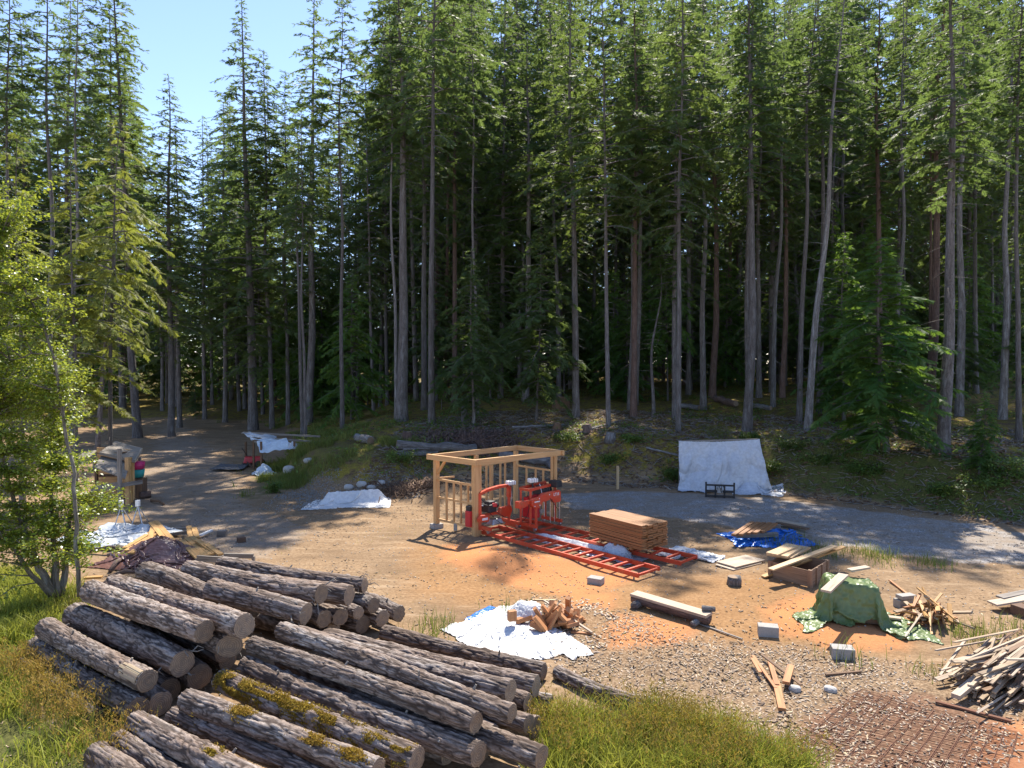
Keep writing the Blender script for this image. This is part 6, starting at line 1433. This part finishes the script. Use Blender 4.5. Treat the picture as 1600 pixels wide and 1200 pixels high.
# understorey hemlocks and cedars
P_('under0', H=10, r=.10, seed=21, z0f=.06, R=2.7, nb=127, dead=4, leaf='cedar_needles', kind='cedar', droop=.32, tw_n=24, twl=.7)
P_('under1', H=10, r=.09, seed=22, z0f=.10, R=2.2, nb=105, dead=6, leaf='fir_needles', droop=.3, tw_n=22, twl=.62)
P_('under2', H=10, r=.08, seed=23, z0f=.22, R=1.7, nb=90, dead=10, leaf='cedar_needles', kind='cedar', droop=.42, tw_n=18, twl=.6, prof=slim)
P_('light0', H=15, r=.11, seed=31, z0f=.22, R=2.6, nb=69, dead=22, leaf='light_needles', droop=.3, tw_n=20, twl=.65, gap=.15)
P_('light1', H=15, r=.11, seed=32, z0f=.40, R=2.8, nb=55, dead=36, leaf='light_needles', kind='cedar', droop=.4, tw_n=20, twl=.7, gap=.25, dl=(.5, 1.8))
P_('pole0', H=14, r=.055, seed=41, z0f=.86, R=.7, nb=10, dead=60, bark='grey_bark', dl=(.3, 1.1), dzr=(2, 12.5), wob=.3)
def inst(k):
    p = protos[k]
    if not p[1]: p[1] = True; return p[0]
    return copy_tree(p[0])
PH = {k: (10 if k[:5] == 'under' else 15 if k[:5] == 'light' else 14 if k[:4] == 'pole' else 25) for k in protos}
PR = dict(tall0=.2, tall1=.2, tall2=.2, tall3=.2, red0=.2, pale0=.2, full0=.24, full1=.24, full2=.24, under0=.10, under1=.09, under2=.08, light0=.11, light1=.11, pole0=.055)
# front rows placed where the picture shows them: kind, base px, top reference px, width px, height m, label
TREES = [
('tall3', 215,684, 200,395, 13, 25, 'dark trunk right behind the brown shed roof, at the left edge of the road'),
('full1', 268,682, 262,300, 11, 21, 'dark conifer left of the road mouth, first of two close dark trunks'),
('tall1', 281,668, 276,300, 8, 20, 'slim dark conifer just right of the thick dark trunk at the road mouth'),
('full0', 396,672, 384,330, 15, 27, 'tall conifer with pointed crown against the sky, behind the tarp roofed shelter'),
('tall2', 425,670, 421,350, 8, 19, 'slim straight conifer right of the shelter, next to the tall pointed one'),
('tall3', 482,662, 486,200, 13, 27, 'conifer with a sharp top against the sky, over the grassy mound'),
('tall2', 535,670, 533,360, 7, 17, 'pale slim trunk standing alone at the edge of the grassy mound'),
('tall0', 628,658, 628,100, 18, 27, 'thickest straight grey trunk left of the timber frame'),
('pale0', 619,655, 617,380, 6, 20, 'thin trunk touching the left side of the thickest grey trunk'),
('tall1', 663,640, 661,250, 10, 25, 'dark trunk behind and right of the thickest grey trunk'),
('red0', 684,612, 685,200, 11, 25, 'nearly black trunk at the top of the slope left of the drooping hemlock'),
('tall2', 746,648, 744,430, 6, 16, 'thin pole of a tree just right of the drooping green hemlock'),
('tall0', 821,628, 826,100, 12, 25, 'brownish trunk above the right end of the timber frame'),
('pale0', 812,612, 814,300, 8, 22, 'greyer trunk close behind the brownish trunk over the timber frame'),
('tall1', 858,604, 858,250, 8, 24, 'straight dark trunk at the back between the brownish and the leaning trunk'),
('tall1', 900,652, 890,60, 12, 26, 'trunk leaning slightly left above the sunlit moss and stump'),
('red0', 990,650, 997,0, 11, 26, 'twin stemmed looking trunk over the slope, left one of a crossing pair'),
('tall2', 984,640, 1005,0, 9, 25, 'thinner trunk that crosses behind its neighbour near the middle of the forest'),
('pole0', 1021,652, 1026,520, 6, 9, 'short thin leaning tree stem right of the crossing pair of trunks'),
('tall3', 1054,655, 1055,400, 9, 24, 'straight dark trunk with green sprays half way up, left of the hung tarp'),
('tall2', 1099,640, 1096,300, 10, 25, 'brown trunk with dead twigs directly above the left part of the hung tarp'),
('red0', 1113,622, 1116,100, 11, 26, 'reddish trunk a few metres behind the brown twiggy trunk'),
('tall0', 1168,672, 1171,0, 15, 26, 'light grey straight trunk right behind the hung silver tarp'),
('tall1', 1186,622, 1188,100, 9, 25, 'dark trunk just right of the light grey trunk behind the tarp'),
('pale0', 1208,636, 1216,0, 8, 25, 'pale slender trunk above the lying log pieces on the slope'),
('red0', 1222,622, 1226,100, 9, 25, 'dark reddish trunk close behind the pale slender trunk'),
('pale0', 1262,672, 1290,300, 12, 25, 'mottled pale trunk that curves to the right at its foot'),
('tall2', 1281,645, 1278,0, 10, 25, 'darker straight trunk that the curved mottled trunk crosses'),
('tall2', 1247,604, 1248,200, 7, 24, 'thin far trunk left of the curved mottled trunk'),
('tall0', 1473,708, 1489,0, 20, 27, 'thickest light grey trunk at right, at the edge of the bank'),
('red0', 1453,634, 1463,0, 15, 27, 'thick reddish brown trunk left of the thickest light grey trunk'),
('pale0', 1499,650, 1510,0, 13, 26, 'pale trunk just right of the thickest light grey trunk'),
('pale0', 1404,640, 1399,100, 8, 24, 'pale thin trunk rising out of the large green hemlock at right'),
('red0', 1374,630, 1368,0, 11, 26, 'reddish trunk rising behind the large green hemlock at right'),
('pale0', 1566,655, 1594,150, 12, 26, 'pale trunk leaning right near the right edge of the picture'),
('tall2', 1592,690, 1594,200, 9, 24, 'dark trunk at the right edge of the picture, behind the low cedar'),
('red0', 1143,602, 1144,150, 9, 25, 'far reddish trunk between the brown twiggy trunk and the light grey one'),
('red0', 1158,598, 1157,150, 10, 25, 'far dark trunk directly left of the light grey trunk behind the tarp'),
('tall0', 930,600, 934,200, 8, 24, 'far dark trunk right of the leaning trunk above the sunlit moss'),
('tall1', 965,602, 963,200, 8, 24, 'far dark trunk left of the crossing pair'),
('tall3', 320,655, 318,300, 7, 16, 'far dark conifer at the right side of the road mouth'),
('tall1', 352,660, 350,300, 8, 17, 'far dark conifer between the road and the tall pointed one'),
('tall2', 450,664, 449,380, 7, 17, 'dead twigged conifer between the slim straight one and the sharp topped one'),
('pale0', 82,690, 66,0, 10, 22, 'grey trunk rising behind the leafy tree, leftmost of two in the bright foliage'),
('pale0', 112,690, 107,0, 8, 22, 'slender grey trunk rising behind the leafy tree, right one of two'),
('tall2', 20,690, 14,200, 8, 20, 'trunk at the left edge of the picture behind the bright leaves'),
('under0', 1385,705, 1372,400, 9, 8.6, 'large green hemlock at right with branches down to the ground'),
('under2', 742,656, 742,430, 6, 6.3, 'drooping bright green hemlock behind the timber frame'),
('under0', 1530,742, 1540,640, 5, 3.0, 'low spreading cedar in front of the right edge trunks'),
('under1', 1500,640, 1505,480, 5, 6.5, 'mid green young cedar between the thick grey trunk and the right edge'),
('under2', 690,640, 690,560, 3, 3.2, 'small young conifer left of the drooping hemlock'),
('under2', 470,668, 470,600, 3, 2.4, 'small bushy conifer beside the sharp topped tree foot'),
('under0', 550,655, 550,330, 8, 9.5, 'dark green cedar filling the gap left of the thickest trunk'),
('under0', 960,620, 960,400, 7, 9, 'green cedar behind the crossing pair of trunks'),
('under2', 1005,610, 1003,420, 6, 10, 'green drooping hemlock right of the crossing pair'),
('under1', 1080,610, 1080,420, 6, 11, 'dark young fir behind the brown twiggy trunk'),
('light1', 172,776, 182,200, 8, 15, 'sunlit feathery light green tree at the left over the brown shed'),
('light0', 118,790, 110,250, 8, 13, 'sunlit light green tree behind the leafy tree'),
('light0', 35,785, 28,300, 8, 14, 'sunlit light green tree at the left edge of the picture'),
('light1', 150,735, 193,200, 9, 14, 'crooked leaning light barked tree with dead side branches above the brown shed'),
('under1', 305,655, 303,600, 3, 3.5, 'small young fir at the end of the road'),
]
TOPY = {215:-60, 268:128, 281:200, 396:14, 425:92, 482:-12, 628:-70, 320:190, 352:170, 450:120, 535:-20, 82:-80, 112:-60, 20:-60, 619:-40, 663:-60, 684:-60, 746:-30}
FSKY = lambda px: np.interp(px, [0, 190, 250, 300, 330, 370, 400, 440, 480, 520, 560, 600], [-90, -70, 170, 185, 165, 90, 120, 120, 60, 130, 60, -90])
used = []
for i, (k, bx, by, tx, ty, wpx, Ht, lab) in enumerate(TREES):
    rg = np.random.default_rng(500+i); p = hit(bx, by); o = inst(k); D = p.y
    top = aty(tx, ty, D+.0); dz = max(top.z-p.z, .5); lx = math.atan2(top.x-p.x, dz)
    if bx > 600 and Ht > 20: Ht = min(Ht, max(20.5, 5.4+D*.535-p.z+1.0))
    if bx in TOPY: Ht = (aty(800, TOPY[bx], D).z-p.z)/.98
    r = wpx/FPX*D/2*.95; s = Ht/PH[k]
    s = s if k[:4] in ('unde', 'ligh', 'pole') else s*1.0
    place(o, p, rg.uniform(0, 6.28), s, s, (lx, rg.uniform(-.008, .008)), r/PR[k] if k[:5] != 'under' else None, lab); used.append((p.x, p.y))
    o['group'] = 'conifers standing at the front of the forest'
    if k[:5] == 'under': o.name = 'young_conifer'
    if bx == 1385: o.scale = (o.scale[0]*1.3, o.scale[1]*1.3, o.scale[2])
# the forest behind, one thing per tree
rg = np.random.default_rng(77); cnt = 0; kinds = ['tall0', 'tall1', 'tall2', 'tall3', 'red0', 'full0', 'full1', 'full2', 'under1', 'under0', 'under2']
wts = np.array([1.5, 2, 1.5, 3, 1.5, 2.5, 3, 2.5, 2.6, 2.2, 1.2]); wts /= wts.sum()
def thin(o, f):
    for ch in o.children:
        if ch.name.startswith('trunk'): ch.scale = (f, f, 1)
def far_tree(x, y, k, lab, grp, Ht=None):
    px = 800+FPX*x/y; z = G(x, y); o = inst(k)
    Ht = Ht or (rg.uniform(23, 30)+max(0, y-50)*.12 if k[:5] != 'under' else rg.uniform(6, 13))
    sk = FSKY(px); zt = CAMH+y*(HORIZ-sk)/FPX
    sxy = 1.0
    if px > 560 and k[:5] != 'under': Ht = min((5.4+y*.53-z)*rg.uniform(1.0, 1.28), max(20.5, (y-15)*1.28)); sxy = (25/Ht)**.5 if Ht > 25 else 1
    if px < 620: Ht = min(Ht*1.35, max(4, (zt-z)*rg.uniform(.75, .98)))
    s = Ht/PH[k]; place(o, (x, y, z), rg.uniform(0, 6.28), s*sxy*rg.uniform(.85, 1.1), s, (rg.normal(0, .012), rg.normal(0, .012)), None, lab, grp); thin(o, rg.uniform(.55, .95))
tries = 0
while cnt < 215 and tries < 20000:
    tries += 1; y = 34+rg.random()**1.15*62; x = rg.uniform(-.80, .78)*y
    t = float(bank_t(x, y)); 
    if t < (4.5 if x > -8 else 3): continue
    px = 800+FPX*x/y
    if 225 < px < 385 and y < 62: continue          # the road mouth stays open
    if px < 225 and y < 46: continue
    if y < 54 and rg.random() < .5: continue
    if min((x-a)**2+(y-b)**2 for a, b in used) < (1.9+y*.012)**2: continue
    used.append((x, y)); k = kinds[rg.choice(len(kinds), p=wts)]
    if y < 50 and k[:4] == 'full' and x > -12: k = 'tall%d' % rg.integers(0, 3)
    lab = {'tall': 'dark conifer with a bare trunk deep in the forest behind the front rows', 'red0': 'dark conifer with a reddish bare trunk deep in the forest', 'full': 'thick dark green conifer deep in the forest with low branches', 'unde': 'low shaded young conifer deep in the forest'}[k[:4]]
    far_tree(x, y, k, lab, 'conifers deep in the forest'); cnt += 1
nu = 0; tries = 0
while nu < 34 and tries < 5000:
    tries += 1; y = rg.uniform(47, 72); x = rg.uniform(-.45, .76)*y
    if float(bank_t(x, y)) < 5 or min((x-a)**2+(y-b)**2 for a, b in used) < 1.2: continue
    px = 800+FPX*x/y
    if 225 < px < 385: continue
    used.append((x, y)); nu += 1; far_tree(x, y, ['under0', 'under1', 'under2', 'under0'][nu % 4], 'mid height young conifer filling a gap between the forest trunks', 'young conifers between the trunks', rg.uniform(6, 14))
print('trees', cnt, len(used))
for k in list(protos):
    if not protos[k][1]:
        for c in list(protos[k][0].children_recursive): bpy.data.objects.remove(c)
        bpy.data.objects.remove(protos[k][0])
# the far wood that closes the view
def far_wood():
    rg = np.random.default_rng(5); base = [crown_arrays(np.random.default_rng(60+q), 24, .6, 3.9, 90, 'fir', 1.5, 8, .25)[0] for q in range(3)]; V = []
    for ring in ((98, 60), (110, 66), (124, 66)):
        for q in range(ring[1]):
            a = -0.80+1.6*(q+rg.uniform(0, 1))/ring[1]; y = ring[0]*rg.uniform(.95, 1.05); x = y*a; px = 800+FPX*a; z = G(x, y)
            s = rg.uniform(.8, 1.05)
            if px < 640: s = min(s, max(.2, (CAMH+y*(HORIZ-FSKY(px))/FPX-z)/24*rg.uniform(.45, .8)))
            if px > 640: s *= 1.25
            th = rg.uniform(0, 6.28); c, sn = math.cos(th), math.sin(th); B = base[rg.integers(0, 3)]
            V.append(np.stack([(B[:,0]*c-B[:,1]*sn)*s*1.2+x, (B[:,0]*sn+B[:,1]*c)*s*1.2+y, B[:,2]*s+z], 1))
    V = np.concatenate(V); o = quick('distant_wood', V, np.arange(len(V)).reshape(-1, 3), M['bluish_needles'])
    tag(o, 'far conifer wood closing the view between the trunks', 'forest', kind='stuff')
far_wood()
